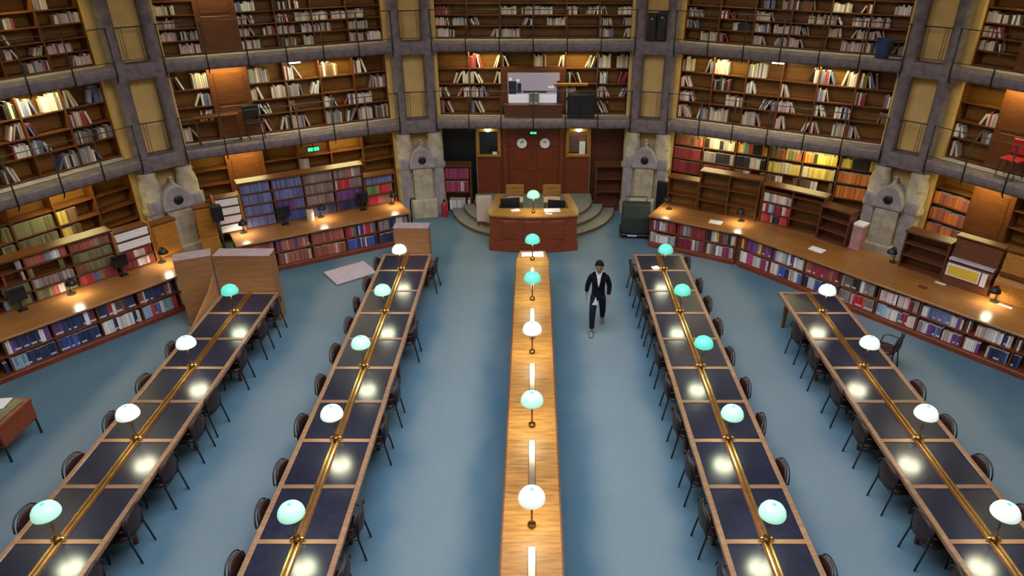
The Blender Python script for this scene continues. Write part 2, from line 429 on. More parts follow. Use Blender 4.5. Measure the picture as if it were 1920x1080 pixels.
# ------------------------------------------------------------------ shelving
def bookcase(label, theta, lx0, ly0, z0, bays, rows, depth, m='shelf_wood', closed=(), top=0.04, name='bookcase', toe=0.0, back=None, group=None, top_over=0.02, placef=None):
    """shelving with real boards; returns root and slots[bay][row] (row 0 lowest)"""
    root = face_thing(name, label, 'bookcase', theta, lx0, ly0, z0, group)
    t = 0.035; W = sum(bays); Hh = sum(rows) + toe
    slots = []
    x = 0.0
    for i in range(len(bays) + 1):
        nm = 'side_panel' if i in (0, len(bays)) else 'upright'
        box(nm, root, m, x - t / 2, x + t / 2, -0.015, depth, 0, Hh)
        if i < len(bays): x += bays[i]
    x = 0.0
    for i, bw in enumerate(bays):
        box('back_board', root, back or ('back_wood' if m == 'shelf_wood' else m), x + t / 2, x + bw - t / 2, depth - 0.03, depth, toe, Hh)
        col = []
        if toe: box('toe_board', root, m, x + t / 2, x + bw - t / 2, 0.03, 0.06, 0, toe)
        if i in closed:
            d = box('cupboard_door', root, m, x + t / 2, x + bw - t / 2, -0.005, 0.03, toe + 0.01, Hh - 0.01)
            for zz0, zz1 in ((0.08, 0.46), (0.5, 0.94)):
                box('door_panel', d, m, -(bw - t) / 2 + 0.1, (bw - t) / 2 - 0.1, -0.03, -0.014, -Hh / 2 + Hh * zz0, -Hh / 2 + Hh * zz1, 0.012)
            slots.append([])
            x += bw; continue
        z = toe
        for j, rh in enumerate(rows):
            box('shelf', root, m, x + t / 2, x + bw - t / 2, 0.0, depth - 0.03, z, z + 0.028)
            pl = (placef or (lambda b_, r_: ''))(i, j)
            col.append(Slot(root, x + t / 2, x + bw - t / 2, 0.03, z + 0.029, rh - 0.03, depth - 0.06, pl))
            z += rh
        slots.append(col)
        x += bw
    if top: box('top_board', root, m, -t / 2 - top_over, W + t / 2 + top_over, -0.03 - top_over, depth, Hh, Hh + top)
    return root, slots

GAL_PAL = ['cream'] * 5 + ['white'] * 4 + ['pinkish white'] * 4 + ['grey'] * 2 + ['dark red', 'slate blue', 'black', 'brown', 'taupe']
ROWS1 = [0.48, 0.40, 0.45, 0.50]
ROWS2 = [0.32, 0.29, 0.31, 0.32, 0.34, 0.32]
BAY = 0.95
for th in (-60, -30, 0, 30, 60):
    closed = {-30: (1,), 60: (1,)}.get(th, ())
    inview = {-60: range(2, 6), 60: range(0, 4)}.get(th, range(6))
    for lev, z0, rows, nm in ((1, 2.95, ROWS1, 'first gallery'), (2, 5.15, ROWS2, 'second gallery')):
        if th == 0 and lev == 1:
            parts_ = [(0, [BAY] * 2, 'left of the wall screen'), (4, [BAY] * 2, 'right of the wall screen')]
        else:
            parts_ = [(0, [BAY] * 6, '')]
        for b0, bays, extra in parts_:
            lab = 'open brown wooden bookcase on the %s, %s%s' % (nm, FACEN[th], (', ' + extra) if extra else '')
            f = lambda b_, r_, b0=b0, nm=nm, th=th: '%s bay of the %s, %s' % (ORD[b_ + b0], nm, FACEN[th])
            root, slots = bookcase(lab, th, -3 * BAY + b0 * BAY, 13.55, z0, bays, rows, 0.36, closed=closed, placef=f, group='gallery bookcases', top=0.06)
            for bi, col in enumerate(slots):
                if (bi + b0) not in inview: continue
                for r_, sl in enumerate(col):
                    dens = 1.55 if lev == 1 else 2.2
                    fill_sparse(sl, GAL_PAL, dens)
        if th == 0 and lev == 1:
            lab = 'short open bookcase above the wall screen on the first gallery, centre wall'
            root, slots = bookcase(lab, 0, -BAY, 13.55, 4.32, [BAY] * 2, [0.46], 0.36, group='gallery bookcases', top=0.06)
            for col in slots:
                for sl in col: fill_sparse(sl, GAL_PAL)

# ------------------------------------------------------------------ galleries
def fascia_mesh(wd):
    k = ('fascia', wd)
    if k in CACHE: return CACHE[k]
    poly = [(0.30, -0.27), (0.02, -0.27), (-0.03, -0.22), (-0.05, -0.14), (-0.04, -0.05), (0.0, 0.0), (0.30, 0.0)]
    bm = bmesh.new()
    A = [bm.verts.new((-wd / 2, y, z)) for y, z in poly]; B_ = [bm.verts.new((wd / 2, y, z)) for y, z in poly]
    n = len(poly)
    for i in range(n): bm.faces.new((A[i], A[(i + 1) % n], B_[(i + 1) % n], B_[i]))
    bm.faces.new(A); bm.faces.new(B_)
    me = from_bm('fascia_block', bm); me.materials.append(MATS['stone_grey']); CACHE[k] = me
    return me
for th in (-60, -30, 0, 30, 60):
    for lev, zd in ((1, 2.95), (2, 5.15), (3, 7.35)):
        g = face_thing('gallery_balcony', 'grey stone balcony with thin iron railing, %s level, %s' % (ORD[lev - 1], FACEN[th]), 'balcony', th, 0, 12.82, zd, group='gallery balconies')
        box('deck', g, 'stone_deck', -3.05, 3.05, 0.28, 1.15, -0.22, -0.02)
        n = 6; bw = 5.72 / n
        for i in range(n):
            finish('fascia_block', fascia_mesh(round(bw - 0.012, 4)), None, g, (-2.86 + bw * (i + 0.5), 0, 0))
        if lev == 3: continue
        for i in range(n + 1):
            tube('rail_post', g, 'iron', [(0, 0.02, -0.36), (0, -0.05, -0.28), (0, -0.065, -0.1), (0, -0.06, 0.85)], 0.017, 6, (-2.86 + bw * i, 0, 0))
        tube('hand_rail', g, 'rail_iron', [(-2.9, -0.06, 0.85), (2.9, -0.06, 0.85)], 0.011, 6)
        tube('lower_rail', g, 'rail_iron', [(-2.9, -0.06, 0.12), (2.9, -0.06, 0.12)], 0.009, 6)

# strip lamps under the galleries
def strip_lamp(th, lx, ly, z, where, m='tube_warm', L_=1.0, lip=True):
    g = face_thing('strip_lamp', 'warm strip lamp, ' + where, 'lamp', th, lx, ly, z, group='strip lamps under the balconies')
    box('housing', g, 'iron', -L_ / 2 - 0.03, L_ / 2 + 0.03, -0.08, 0.06, 0.0, 0.045)
    if lip: box('added_lip', g, 'iron', -L_ / 2 - 0.03, L_ / 2 + 0.03, -0.08, -0.068, -0.075, 0.0)  # added to shield the room and tables from the tube's light
    box('tube', g, m, -L_ / 2, L_ / 2, -0.045, 0.045, -0.032, -0.001, 0.01)
for th in (-60, -30, 0, 30, 60):
    for i, lx in enumerate((-1.55, 1.2)):
        for lev, z in ((2, 4.88), (3, 7.08)):
            strip_lamp(th, lx, 13.32, z, '%s end under %s balcony, %s' % (('left', 'right')[i], ORD[lev - 1], FACEN[th]))
        if th != 0:
            strip_lamp(th, lx, 13.16, 2.68, '%s end under first balcony, %s' % (('left', 'right')[i], FACEN[th]), lip=False)

strip_lamp(-30, 0.2, 12.98, 4.86, 'short unshaded one in the middle of the left wall', 'bulb_warm', 0.3, False)
strip_lamp(30, -0.05, 12.98, 4.86, 'short unshaded one in the middle of the right wall', 'bulb_warm', 0.3, False)

# ------------------------------------------------------------------ ground-floor wall shelving
def gf(label, th, lx0, bays, rows, closed=(), z0=0.0, m='shelf_wood', place='', **k):
    f = lambda b_, r_: '%s row, %s bay, %s' % (ORD[r_], ORD[b_], place)
    return bookcase(label, th, lx0, 13.5, z0, bays, rows, 0.40, m, closed, placef=f, group='wall bookcases under the galleries', **k)
GR = [0.46, 0.42, 0.42, 0.42, 0.42, 0.42]
r_, sl = gf('nearly empty orange wooden bookcase under the balcony, wall left of the door', -30, -2.85, [BAY] * 6, GR, (1,), place='wall case left of the door')
for b, j, c, n in ((3, 4, 'grey', 6), (3, 3, 'taupe', 8), (0, 3, 'cream', 4)):
    fill_packed(sl[b][j], [(c, n, 0.045), ('gap', 1, 9)])
r_, sl = gf('orange wooden bookcase with a few volumes under the balcony, far left wall', -60, -2.85, [BAY] * 6, GR, (), place='wall case, far left')
for b, runs in ((2, [('olive', 9, 0.05)]), (3, [('olive', 18, 0.05)]), (4, [('yellow', 6, 0.04), ('brown', 5, 0.05), ('gap', 1, 9)])):
    for j in (3, 4): fill_packed(sl[b][j], runs)
r_, sl = gf('wooden bookcase full of coloured volumes under the balcony, wall right of the door', 30, -2.85, [BAY] * 6, GR, (), place='wall case right of the door')
RW = [[('brown', 3, .05), ('rust red', 9, .045)], [('black', 3, .04), ('grey', 4, .04), ('cream', 4, .05)], [('orange', 2, .04), ('yellow', 3, .04), ('light blue', 2, .04), ('green', 2, .04), ('red', 3, .04), ('black', 6, .05)],
      [('olive', 5, .05), ('rust red', 5, .045), ('yellow', 1, .05)], [('orange', 5, .05), ('black', 2, .05), ('yellow', 12, .05)], [('yellow', 6, .05), ('black', 8, .06)]]
RW2 = [[('dark red', 20, .05)], [('grey', 4, .04), ('taupe', 5, .05), ('black', 9, .05)], [('black', 9, .05), ('cream', 5, .06)], [('yellow', 9, .04), ('cream', 6, .05)], [('cream', 3, .05), ('yellow', 14, .05)], [('orange', 20, .05)]]
for b in range(6):
    fill_packed(sl[b][5], RW[b], hv=0.2); fill_packed(sl[b][4], RW2[b], hv=0.1); fill_packed(sl[b][3], [('dark red', 20, .05)] if b < 2 else ([('orange', 20, .05)] if b > 4 else [('brown', 6, .05), ('cream', 4, .05), ('gap', 1, .3)]))
r_, sl = gf('orange wooden bookcase with rust volumes under the balcony, far right wall', 60, -2.85, [BAY] * 6, GR, (1,), place='wall case, far right')
for j in (2, 3, 4): fill_packed(sl[0][j], [('orange', 4, .05), ('rust red', 5, .05), ('orange', 3, .04)], hv=0.15)

# ------------------------------------------------------------------ long counters with books towards the room
def counter(label, th, x0, x1, yf, bays, depth, htop, place, m='dark_wood'):
    root = face_thing('book_counter', label, 'counter', th, x0, yf, 0, group='book counters along the walls')
    W = x1 - x0; bw = W / bays; t = 0.035
    box('plinth', root, 'red_wood', 0, W, -0.02, depth - 0.05, 0, 0.12, 0.01)
    box('countertop', root, 'counter_wood', -0.05, W + 0.05, -0.06, depth, htop - 0.05, htop, 0.01)
    box('core_panel', root, m, 0, W, 0.30, depth - 0.05, 0.12, htop - 0.05)
    slots = []
    for i in range(bays + 1):
        box('upright' if 0 < i < bays else 'end_panel', root, m, min(max(i * bw - t / 2, 0), W - t), min(max(i * bw + t / 2, t), W), 0.0, 0.30, 0.12, htop - 0.05)
    rows = [0.12, 0.12 + (htop - 0.17) / 2]; rh = (htop - 0.17) / 2
    for i in range(bays):
        col = []
        for j, z in enumerate(rows):
            box('shelf', root, 'red_wood', i * bw + t / 2, (i + 1) * bw - t / 2, 0.0, 0.30, z, z + 0.028)
            col.append(Slot(root, i * bw + t / 2, (i + 1) * bw - t / 2, 0.03, z + 0.029, rh - 0.03, 0.26, '%s shelf, %s bay, %s' % (('lower', 'upper')[j], ORD[i], place)))
        slots.append(col)
    return root, slots
HT = 0.93
# left counter
cl, sl = counter('long wooden counter with red and navy book rows, wall left of the door', -30, -2.30, 2.25, 10.9, 5, 1.30, HT, 'counter left of the door')
LQ = [([('rust red', 20, .045)], [('rust red', 20, .045)]), ([('rust red', 3, .05), ('pinkish white', 2, .04), ('rust red', 9, .05)], [('purple', 2, .05), ('rust red', 3, .05), ('pinkish white', 1, .04), ('rust red', 3, .05)]),
      ([('rust red', 12, .05), ('pinkish white', 1, .04)], [('rust red', 20, .05)]), ([('blue', 5, .05), ('navy blue', 3, .04), ('white', 1, .03), ('purple', 2, .05), ('cream', 1, .04)], [('red', 3, .05), ('taupe', 3, .05), ('navy blue', 2, .04), ('white', 1, .03), ('purple', 3, .04), ('pinkish white', 1, .04)]),
      ([('navy blue', 9, .05), ('slate blue', 4, .05)], [('taupe', 6, .05), ('navy blue', 4, .05), ('white', 4, .05)])]
for b in range(5):
    fill_packed(sl[b][0], LQ[b][0], 2.0, 0.15); fill_packed(sl[b][1], LQ[b][1], 2.0, 0.12)
# far left counter
cfl, sl = counter('long wooden counter with blue and red book rows, far left wall', -51.9, -4.2, 0.95, 10.56, 6, 1.42, HT, 'far left counter')
P1 = ['navy blue', 'navy blue', 'blue', 'purple', 'white', 'pinkish white', 'grey', 'dark red', 'slate blue', 'light blue']
FQ = {1: ([('light blue', 6, .05), ('navy blue', 12, .05)], [('white', 2, .04), ('purple', 2, .05), ('navy blue', 9, .05)]),
      2: ([('blue', 8, .05), ('navy blue', 8, .05)], [('purple', 3, .05), ('navy blue', 9, .05), ('white', 2, .04), ('blue', 1, .04), ('dark red', 2, .05)]),
      3: ([('white', 5, .05), ('navy blue', 2, .04), ('white', 3, .04)], [('navy blue', 4, .05), ('red', 2, .05), ('white', 2, .04), ('brown', 5, .05)]),
      4: ([('light blue', 4, .05), ('red', 2, .05), ('slate blue', 3, .05), ('white', 2, .05)], [('rust red', 2, .05), ('pinkish white', 1, .04), ('navy blue', 9, .05)]),
      5: ([('white', 5, .05), ('slate blue', 3, .05), ('red', 8, .055)], [('white', 2, .06), ('navy blue', 2, .05), ('white', 3, .05), ('taupe', 2, .05), ('dark red', 4, .05)])}
for b in range(6):
    if b in FQ:
        fill_packed(sl[b][0], FQ[b][0], 2.4, 0.12); fill_packed(sl[b][1], FQ[b][1], 2.4, 0.12)
    else:
        for s_ in sl[b]: fill_mixed(s_, P1, 2.0)
# right counter (two straight runs meeting at a bend)
cra, sl = counter('shorter run of wooden counter with mixed books, wall right of the door', 30, -2.33, 0.10, 10.55, 3, 1.36, HT, 'counter right of the door')
P2 = ['white', 'pinkish white', 'dark red', 'dark red', 'grey', 'navy blue', 'cream', 'taupe', 'purple', 'black']
fill_mixed(sl[0][0], ['white', 'grey', 'slate blue', 'pinkish white', 'navy blue'], 2.0); fill_packed(sl[0][1], [('dark red', 2, .05), ('white', 1, .03), ('purple', 3, .045), ('cream', 2, .04), ('pinkish white', 2, .04), ('taupe', 2, .04), ('dark red', 9, .05)], 2.0, .2)
fill_packed(sl[1][0], [('dark red', 9, .05), ('white', 2, .04), ('taupe', 3, .05)], 2.0, .12); fill_packed(sl[1][1], [('dark red', 3, .05), ('grey', 1, .05), ('light blue', 1, .04), ('taupe', 3, .05), ('dark red', 6, .05)], 2.0, .12)
fill_packed(sl[2][0], [('pinkish white', 3, .04), ('taupe', 3, .05), ('white', 3, .06), ('magenta', 4, .05)], 2.0, .12); fill_packed(sl[2][1], [('black', 2, .05), ('cream', 3, .05), ('yellow', 1, .07), ('dark red', 3, .04), ('taupe', 3, .05)], 2.0, .15)
crb, sl = counter('longer run of wooden counter with mixed books, beside the rightmost table', 50, -3.42, 4.9, 9.97, 9, 1.55, HT, 'counter beside the rightmost table')
RQ = [([('white', 4, .055), ('magenta', 4, .05)], [('yellow', 2, .05), ('dark red', 3, .05), ('purple', 6, .05)]), ([('pinkish white', 3, .04), ('white', 3, .05), ('blue', 4, .05), ('navy blue', 3, .05)], [('purple', 2, .05), ('white', 5, .05), ('grey', 3, .05), ('white', 2, .04)]),
      ([('navy blue', 3, .05), ('white', 4, .05), ('blue', 4, .05)], [('rust red', 3, .05), ('dark red', 9, .055)]), ([('taupe', 6, .055), ('white', 1, .04), ('red', 6, .055)], [('taupe', 5, .055), ('black', 4, .05), ('white', 2, .04)])]
P3 = ['white', 'white', 'pinkish white', 'navy blue', 'dark red', 'slate blue', 'black', 'purple', 'taupe', 'light blue']
for b in range(8):
    if b < 4:
        fill_packed(sl[b][0], RQ[b][0], 2.2, .12); fill_packed(sl[b][1], RQ[b][1], 2.2, .12)
    else:
        fill_mixed(sl[b][0], P3, 2.4); fill_mixed(sl[b][1], P3, 2.4)

# raised shelving standing on the back of the counters
def raised(label, th, lx0, ly0, bays, rows, place, m='shelf_wood', **k):
    f = lambda b_, r_: '%s row, %s bay, %s' % (ORD[r_], ORD[b_], place)
    return bookcase(label, th, lx0, ly0, HT + 0.002, bays, rows, 0.34, m, placef=f, name='counter_bookcase', group='raised bookcases on the counters', **k)
R4 = [0.31, 0.31, 0.31, 0.31]
_, sl = raised('tall raised bookcase of blue and grey volumes on the left counter', -30, -1.90, 11.84, [0.81] * 4, R4, 'tall raised case, left counter')
for j in range(4):
    fill_packed(sl[0][j], [('slate blue', 30, .042)], 0.9); fill_packed(sl[1][j], [('slate blue' if j > 1 else 'blue', 30, .042)] if j != 1 else [('purple', 14, .042), ('slate blue', 6, .04)], 0.9)
    fill_packed(sl[2][j], [('taupe', 30, .042)] if j != 0 else [('navy blue', 30, .042)], 0.9)
fill_packed(sl[3][3], [('taupe', 10, .042), ('rust red', 3, .04), ('pinkish white', 2, .04)], 0.9); fill_packed(sl[3][2], [('white', 1, .06), ('red', 9, .042), ('taupe', 9, .04)], 0.9)
fill_packed(sl[3][1], [('purple', 30, .042)], 0.9); fill_packed(sl[3][0], [('navy blue', 30, .042)], 0.9)
_, sl = raised('low raised bookcase with green and red volumes at the right end of the left counter', -30, 1.38, 11.84, [0.86], [0.30, 0.30, 0.26], 'low raised case, left counter')
fill_packed(sl[0][0], [('red', 8, .05), ('brown', 9, .04)], 0.9); fill_packed(sl[0][1], [('green', 8, .05), ('red', 9, .045)], 0.9); fill_packed(sl[0][2], [('slate blue', 30, .042)], 0.9)
FLR = [0.262] * 4
_, sl = raised('raised bookcase packed with red, olive and pale volumes on the far left counter', -51.9, -4.02, 11.62, [0.86] * 4, FLR, 'raised case, far left counter')
FU = {0: [[('dark red', 2, .05), ('white', 4, .05)], [('pinkish white', 5, .04), ('red', 4, .05)], [('grey', 5, .05), ('yellow', 1, .05), ('red', 5, .045)], [('taupe', 5, .05), ('brown', 4, .05)]],
      1: [[('navy blue', 4, .05), ('yellow', 1, .04), ('light blue', 3, .045), ('olive', 9, .05)], [('olive', 12, .05)], [('pinkish white', 4, .05), ('cream', 2, .05), ('red', 3, .05), ('gap', 1, .3)], [('grey', 4, .05), ('taupe', 4, .05), ('gap', 1, .3)]],
      2: [[('olive', 6, .05), ('rust red', 3, .05), ('pinkish white', 3, .04)], [('grey', 4, .05), ('taupe', 9, .05)], [('olive', 2, .05), ('gap', 1, .5)], [('rust red', 9, .042), ('light blue', 2, .05), ('white', 3, .06)]],
      3: [[('red', 6, .05), ('blue', 2, .045), ('olive', 3, .05), ('dark red', 4, .05)], [('brown', 4, .05), ('olive', 12, .05)], [('olive', 20, .045)], [('rust red', 13, .042), ('taupe', 3, .05)]]}
for b in FU:
    for j in range(4): fill_packed(sl[b][j], FU[b][j], 1.0, 0.1)

# wedge that closes the bend of the right counter
def crb_local(th, lx, ly):
    t = R(th); X, Y = lx * math.cos(t) + ly * math.sin(t), -lx * math.sin(t) + ly * math.cos(t); u_ = R(50)
    return X * math.cos(u_) - Y * math.sin(u_) + 3.42, X * math.sin(u_) + Y * math.cos(u_) - 9.97
wq_ = [crb_local(30, 0.15, 10.50), (-0.05, -0.05), (-0.05, 1.55), crb_local(30, 0.15, 11.91)]
prism('bend_top', crb, 'counter_wood', wq_, HT - 0.05, HT - 0.001)
prism('bend_core', crb, 'dark_wood', [crb_local(30, 0.10, 10.62), (0.0, 0.06), (0.0, 1.45), crb_local(30, 0.10, 11.85)], 0.0, HT - 0.05)

# white storage boxes at the ends of the two left counters
def box_rack(label, th, lx0, ly0, wd, n):
    root = face_thing('storage_rack', label, 'rack', th, lx0, ly0, HT + 0.002, 0)
    hh = 0.235
    for s in (0, wd): box('side_panel', root, 'kiosk_wood', s - 0.02, s + 0.02, 0, 0.34, 0, n * hh + 0.05)
    for j in range(n + 1): box('shelf', root, 'dark_wood', 0.02, wd - 0.02, 0, 0.34, j * hh, j * hh + 0.025)
    box('back_board', root, 'dark_wood', 0.02, wd - 0.02, 0.31, 0.335, 0.02, n * hh)
    return root, hh
def store_box(label, th, lx0, ly0, z, wd, hh):
    o = face_thing('storage_box', label, 'box', th, lx0, ly0, z, group='white storage boxes on the counters')
    box('tray', o, 'white_paper', 0, wd, 0, 0.28, 0, hh * 0.72, 0.006)
    box('lid', o, 'white_paper', -0.008, wd + 0.008, -0.008, 0.288, hh * 0.72, hh, 0.004)
for lab, th, lx0, ly0, wd, n, pl in (('wooden rack of long white boxes at the left end of the left counter', -30, -2.56, 11.82, 0.62, 4, 'left counter'),
                                     ('wooden rack of long white boxes at the end of the far left counter', -51.9, -0.54, 11.62, 0.80, 4, 'far left counter')):
    root, hh = box_rack(lab, th, lx0, ly0, wd, n)
    for j in range(n):
        if pl == 'far left counter' and j < 2: continue
        store_box('long white storage box, %s from the bottom in the rack on the %s' % (ORD[j], pl), th, lx0 + 0.04, ly0 + 0.01, HT + 0.003 + j * hh + 0.026, wd - 0.08, hh - 0.05)
    if pl == 'far left counter':
        for j in range(2):
            s_ = Slot(root, 0.03, wd - 0.03, 0.03, j * hh + 0.027, hh - 0.03, 0.26, 'rack end, far left counter'); fill_packed(s_, [('dark red', 7, .045), ('white', 2, .04), ('pinkish white', 5, .04)], 1.0, .1)

_, sl = raised('empty orange raised bookcase near the bend of the right counter', 30, -1.33, 11.54, [0.80] * 2, [0.32, 0.40, 0.42], 'raised case right of the door')
_, sl = raised('low empty wooden shelf at the left end of the right counter', 30, -2.22, 11.54, [0.84], [0.36, 0.46], 'low raised case right of the door')
_, sl = raised('raised bookcase with pale and red volumes at the bend of the right counter', 40, -1.66, 11.52, [0.80] * 2, [0.27, 0.30, 0.30, 0.16], 'raised case at the bend')
fill_packed(sl[0][2], [('cream', 3, .05), ('grey', 2, .05), ('pinkish white', 6, .045)], 1.0, .2); fill_packed(sl[0][1], [('pinkish white', 2, .05), ('red', 2, .05), ('light blue', 3, .05), ('dark red', 5, .05)], 1.0, .1)
fill_packed(sl[0][0], [('red', 6, .05), ('white', 1, .03), ('black', 5, .05)], 1.0, .1)
_, sl = raised('dark empty raised bookcase in front of the stone pier on the right counter', 50, -2.02, 11.18, [0.76] * 1, [0.28, 0.30, 0.30], 'raised case before the pier', m='dark_wood')
_, sl = raised('dark raised bookcase beyond the stone pier on the right counter', 50, 0.10, 11.17, [0.94] * 1, [0.30, 0.30, 0.28], 'raised case beyond the pier', m='dark_wood')

# orange end cupboards of the two left counters
for lab, th, lx, ly, wd, hh in (('orange wooden end cupboard at the right end of the far left counter', -51.9, 0.33, 11.70, 0.58, 0.84), ('orange wooden end cupboard at the left end of the left counter', -30, -3.05, 11.80, 0.44, 0.80)):
    c = face_thing('end_cupboard', lab, 'cupboard', th, lx, ly, 0.0 if th == -30 else HT + 0.002, group='end cupboards')
    hz = hh if th != -30 else hh + HT
    box('carcass', c, 'kiosk_wood', 0, wd, 0.02, 0.30, 0, hz); box('cupboard_door', c, 'kiosk_wood', 0.03, wd - 0.03, -0.005, 0.02, hz - hh + 0.03, hz - 0.04, 0.006); box('top_board', c, 'shelf_wood', -0.02, wd + 0.02, -0.02, 0.31, hz, hz + 0.03)

# sloping orange cabinets further along the right counter
for i, (lx, lab) in enumerate(((1.08, 'tall orange wooden cabinet with a yellow sign on the right counter'), (2.08, 'tall plain orange wooden cabinet at the right edge of the right counter'))):
    c = face_thing('slope_cabinet', lab, 'cabinet', 50, lx, 11.10, HT + 0.002, group='cabinets on the right counter')
    wd = 0.94
    pr = [(0.0, 0.0), (0.0, 0.42), (0.16, 0.58), (0.22, 1.02), (0.40, 1.06), (0.40, 0.0)]
    finish('carcass', prism_mesh('carcass', [(y, z) for y, z in pr], 0, wd, 0.01), 'kiosk_wood' if i else 'dark_wood', c, (0, 0, 0), (R(90), 0, R(90)))
    box('top_board', c, 'shelf_wood', -0.02, wd + 0.02, 0.18, 0.44, 1.055, 1.09)
    box('ledge', c, 'lilac_board' if i == 0 else 'shelf_wood', 0.02, wd - 0.02, 0.03, 0.2, 0.56, 0.60)
    if i == 0:
        box('sign_frame', c, 'white_paper', 0.05, 0.72, -0.03, 0.0, 0.22, 0.50)
        box('sign_face', c, 'yellow_sign', 0.08, 0.69, -0.038, -0.03, 0.25, 0.47)
        box('white_notice', c, 'white_paper', 0.75, 0.86, -0.035, 0.0, 0.20, 0.50)

# ------------------------------------------------------------------ middle wall: door, kiosks, clocks, steps
WY = 21.05
pan = thing('door_1', 'red-brown double door with panelled wooden surround behind the enquiry desk', None, (0, WY, 0.39), kind='structure')
box('door_frame', pan, 'red_wood', -1.02, 1.02, 0.02, 0.12, 0, 2.26)
for s in (-1, 1):
    lf = box('door_leaf', pan, 'red_wood', min(0, s * 0.72) + (0.004 if s > 0 else 0), max(0, s * 0.72) - (0.004 if s < 0 else 0), -0.03, 0.02, 0.01, 1.55)
    for a, b_ in ((-0.70, -0.05), (0.05, 0.70)):
        box('leaf_panel', lf, 'red_wood', -0.26, 0.26, -0.045, -0.024, a, b_, 0.012)
    box('handle', lf, 'brass', -s * 0.30 - 0.05, -s * 0.30 + 0.05, -0.06, -0.025, 0.02, 0.05)
    box('pilaster', pan, 'red_wood', s * 0.88 - 0.07, s * 0.88 + 0.07, -0.07, 0.04, 0, 2.26, 0.01)
box('transom', pan, 'red_wood', -0.81, 0.81, -0.05, 0.04, 1.56, 2.26, 0.01)
for i, s in enumerate((-1, 1)):
    c = thing('wall_clock', 'round white wall clock above the door, %s one' % ('left', 'right')[i], 'clock', (s * 0.355, WY - 0.09, 2.05 + 0.0), 0, 'clocks above the door')
    lathe('case', c, 'dark_wood', [(0.175, 0.0), (0.175, 0.03), (0.155, 0.04), (0.0, 0.04)], 24, (0, 0.035, 0), (R(90), 0, 0))
    lathe('dial', c, 'clock_white', [(0.155, 0.0), (0.155, 0.012), (0.0, 0.012)], 24, (0, -0.003, 0), (R(90), 0, 0))
    a = (R(60), R(-50))[i]
    box('hour_hand', c, 'iron', -0.008, 0.008, -0.022, -0.018, -0.01, 0.075, 0, (0, a, 0)); box('minute_hand', c, 'iron', -0.006, 0.006, -0.026, -0.022, -0.01, 0.12, 0, (0, -a * 1.9, 0))
for s, nm in ((-1, 'left'), (1, 'right')):
    k = thing('kiosk_booth', 'orange wooden booth with a window, %s of the double door' % nm, 'booth', (s * 1.40, WY, 0.39), 0, 'booths beside the door')
    box('lower_panel', k, 'red_wood', -0.37, 0.37, -0.03, 0.06, 0, 1.22)
    for a in (-0.335, 0.335): box('jamb', k, 'kiosk_wood', a - 0.05, a + 0.05, -0.06, 0.06, 1.22, 2.10)
    box('sill', k, 'kiosk_wood', -0.385, 0.385, -0.10, 0.08, 1.22, 1.28); box('head', k, 'kiosk_wood', -0.385, 0.385, -0.06, 0.06, 2.02, 2.18)
    box('booth_back', k, 'dark_wood', -0.37, 0.37, 0.30, 0.33, 1.2, 2.25)
    for a in (-0.36, 0.36): box('booth_side', k, 'kiosk_wood', a - 0.015, a + 0.015, 0.06, 0.30, 1.2, 2.25)
    box('pane', k, 'clear_glass' if s > 0 else 'dark_glass', -0.285, 0.285, 0.16 if s > 0 else 0.02, 0.17 if s > 0 else 0.03, 1.28, 2.02)
    if s > 0: box('added_tube', k, 'tube_warm', -0.2, 0.2, 0.20, 0.23, 2.10, 2.13)  # tube added inside to brighten the right booth
    for a in (-0.30, 0.28): box('lower_moulding', k, 'red_wood', a - 0.02, a + 0.04, -0.045, -0.03, 0.1, 1.12)
    l = thing('booth_lamp', 'small greenish ceiling lamp over the %s booth window' % nm, 'lamp', (s * 1.40, WY - 0.16, 2.50), 0, 'booth lamps')
    lathe('cap', l, 'brass', [(0.05, 0.06), (0.05, 0.12), (0.0, 0.13)], 14); lathe('globe', l, 'tube_green', [(0.0, -0.07), (0.07, -0.05), (0.10, 0.0), (0.07, 0.05), (0.0, 0.06)], 14)
cp = thing('notice_card', 'white notice card standing in the right booth window', 'card', (1.53, WY - 0.05, 1.672), 0)
box('card', cp, 'white_paper', -0.09, 0.09, 0, 0.02, 0, 0.42); box('card_foot', cp, 'white_paper', -0.09, 0.09, 0.0, 0.06, 0, 0.01)
cp = thing('notice_card', 'small white cards on the left booth sill', 'card', (-1.2, WY - 0.07, 1.672), 0)
box('card', cp, 'white_paper', -0.08, 0.06, 0, 0.015, 0, 0.10); box('card_foot', cp, 'white_paper', -0.08, 0.06, 0.0, 0.04, 0, 0.008)
# dark recesses beside the booths, with half-height bookcases
for s, nm in ((-1, 'left'), (1, 'right')):
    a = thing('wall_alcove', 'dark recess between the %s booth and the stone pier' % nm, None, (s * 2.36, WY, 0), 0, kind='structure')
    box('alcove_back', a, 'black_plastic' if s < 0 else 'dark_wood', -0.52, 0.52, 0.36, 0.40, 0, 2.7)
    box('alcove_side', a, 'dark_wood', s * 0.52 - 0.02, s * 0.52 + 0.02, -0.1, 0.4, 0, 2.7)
    f = lambda b_, r_, nm=nm: '%s row, small case %s of door' % (ORD[r_], nm)
    root, sl = bookcase('half-height dark bookcase in the %s recess beside the door' % nm, 0, s * 2.36 - 0.40, 20.45 - YC, 0, [0.80], [0.62, 0.42, 0.42], 0.40, 'dark_wood', placef=f, top=0.05, group='small bookcases beside the door')
    if s < 0:
        fill_packed(sl[0][2], [('magenta', 20, .05)], 1.2); fill_packed(sl[0][1], [('magenta', 10, .05), ('pinkish white', 2, .05), ('dark red', 4, .05)], 1.2)
        fill_packed(sl[0][0], [('gap', 1, .08), ('white', 8, .07)], 1.2)
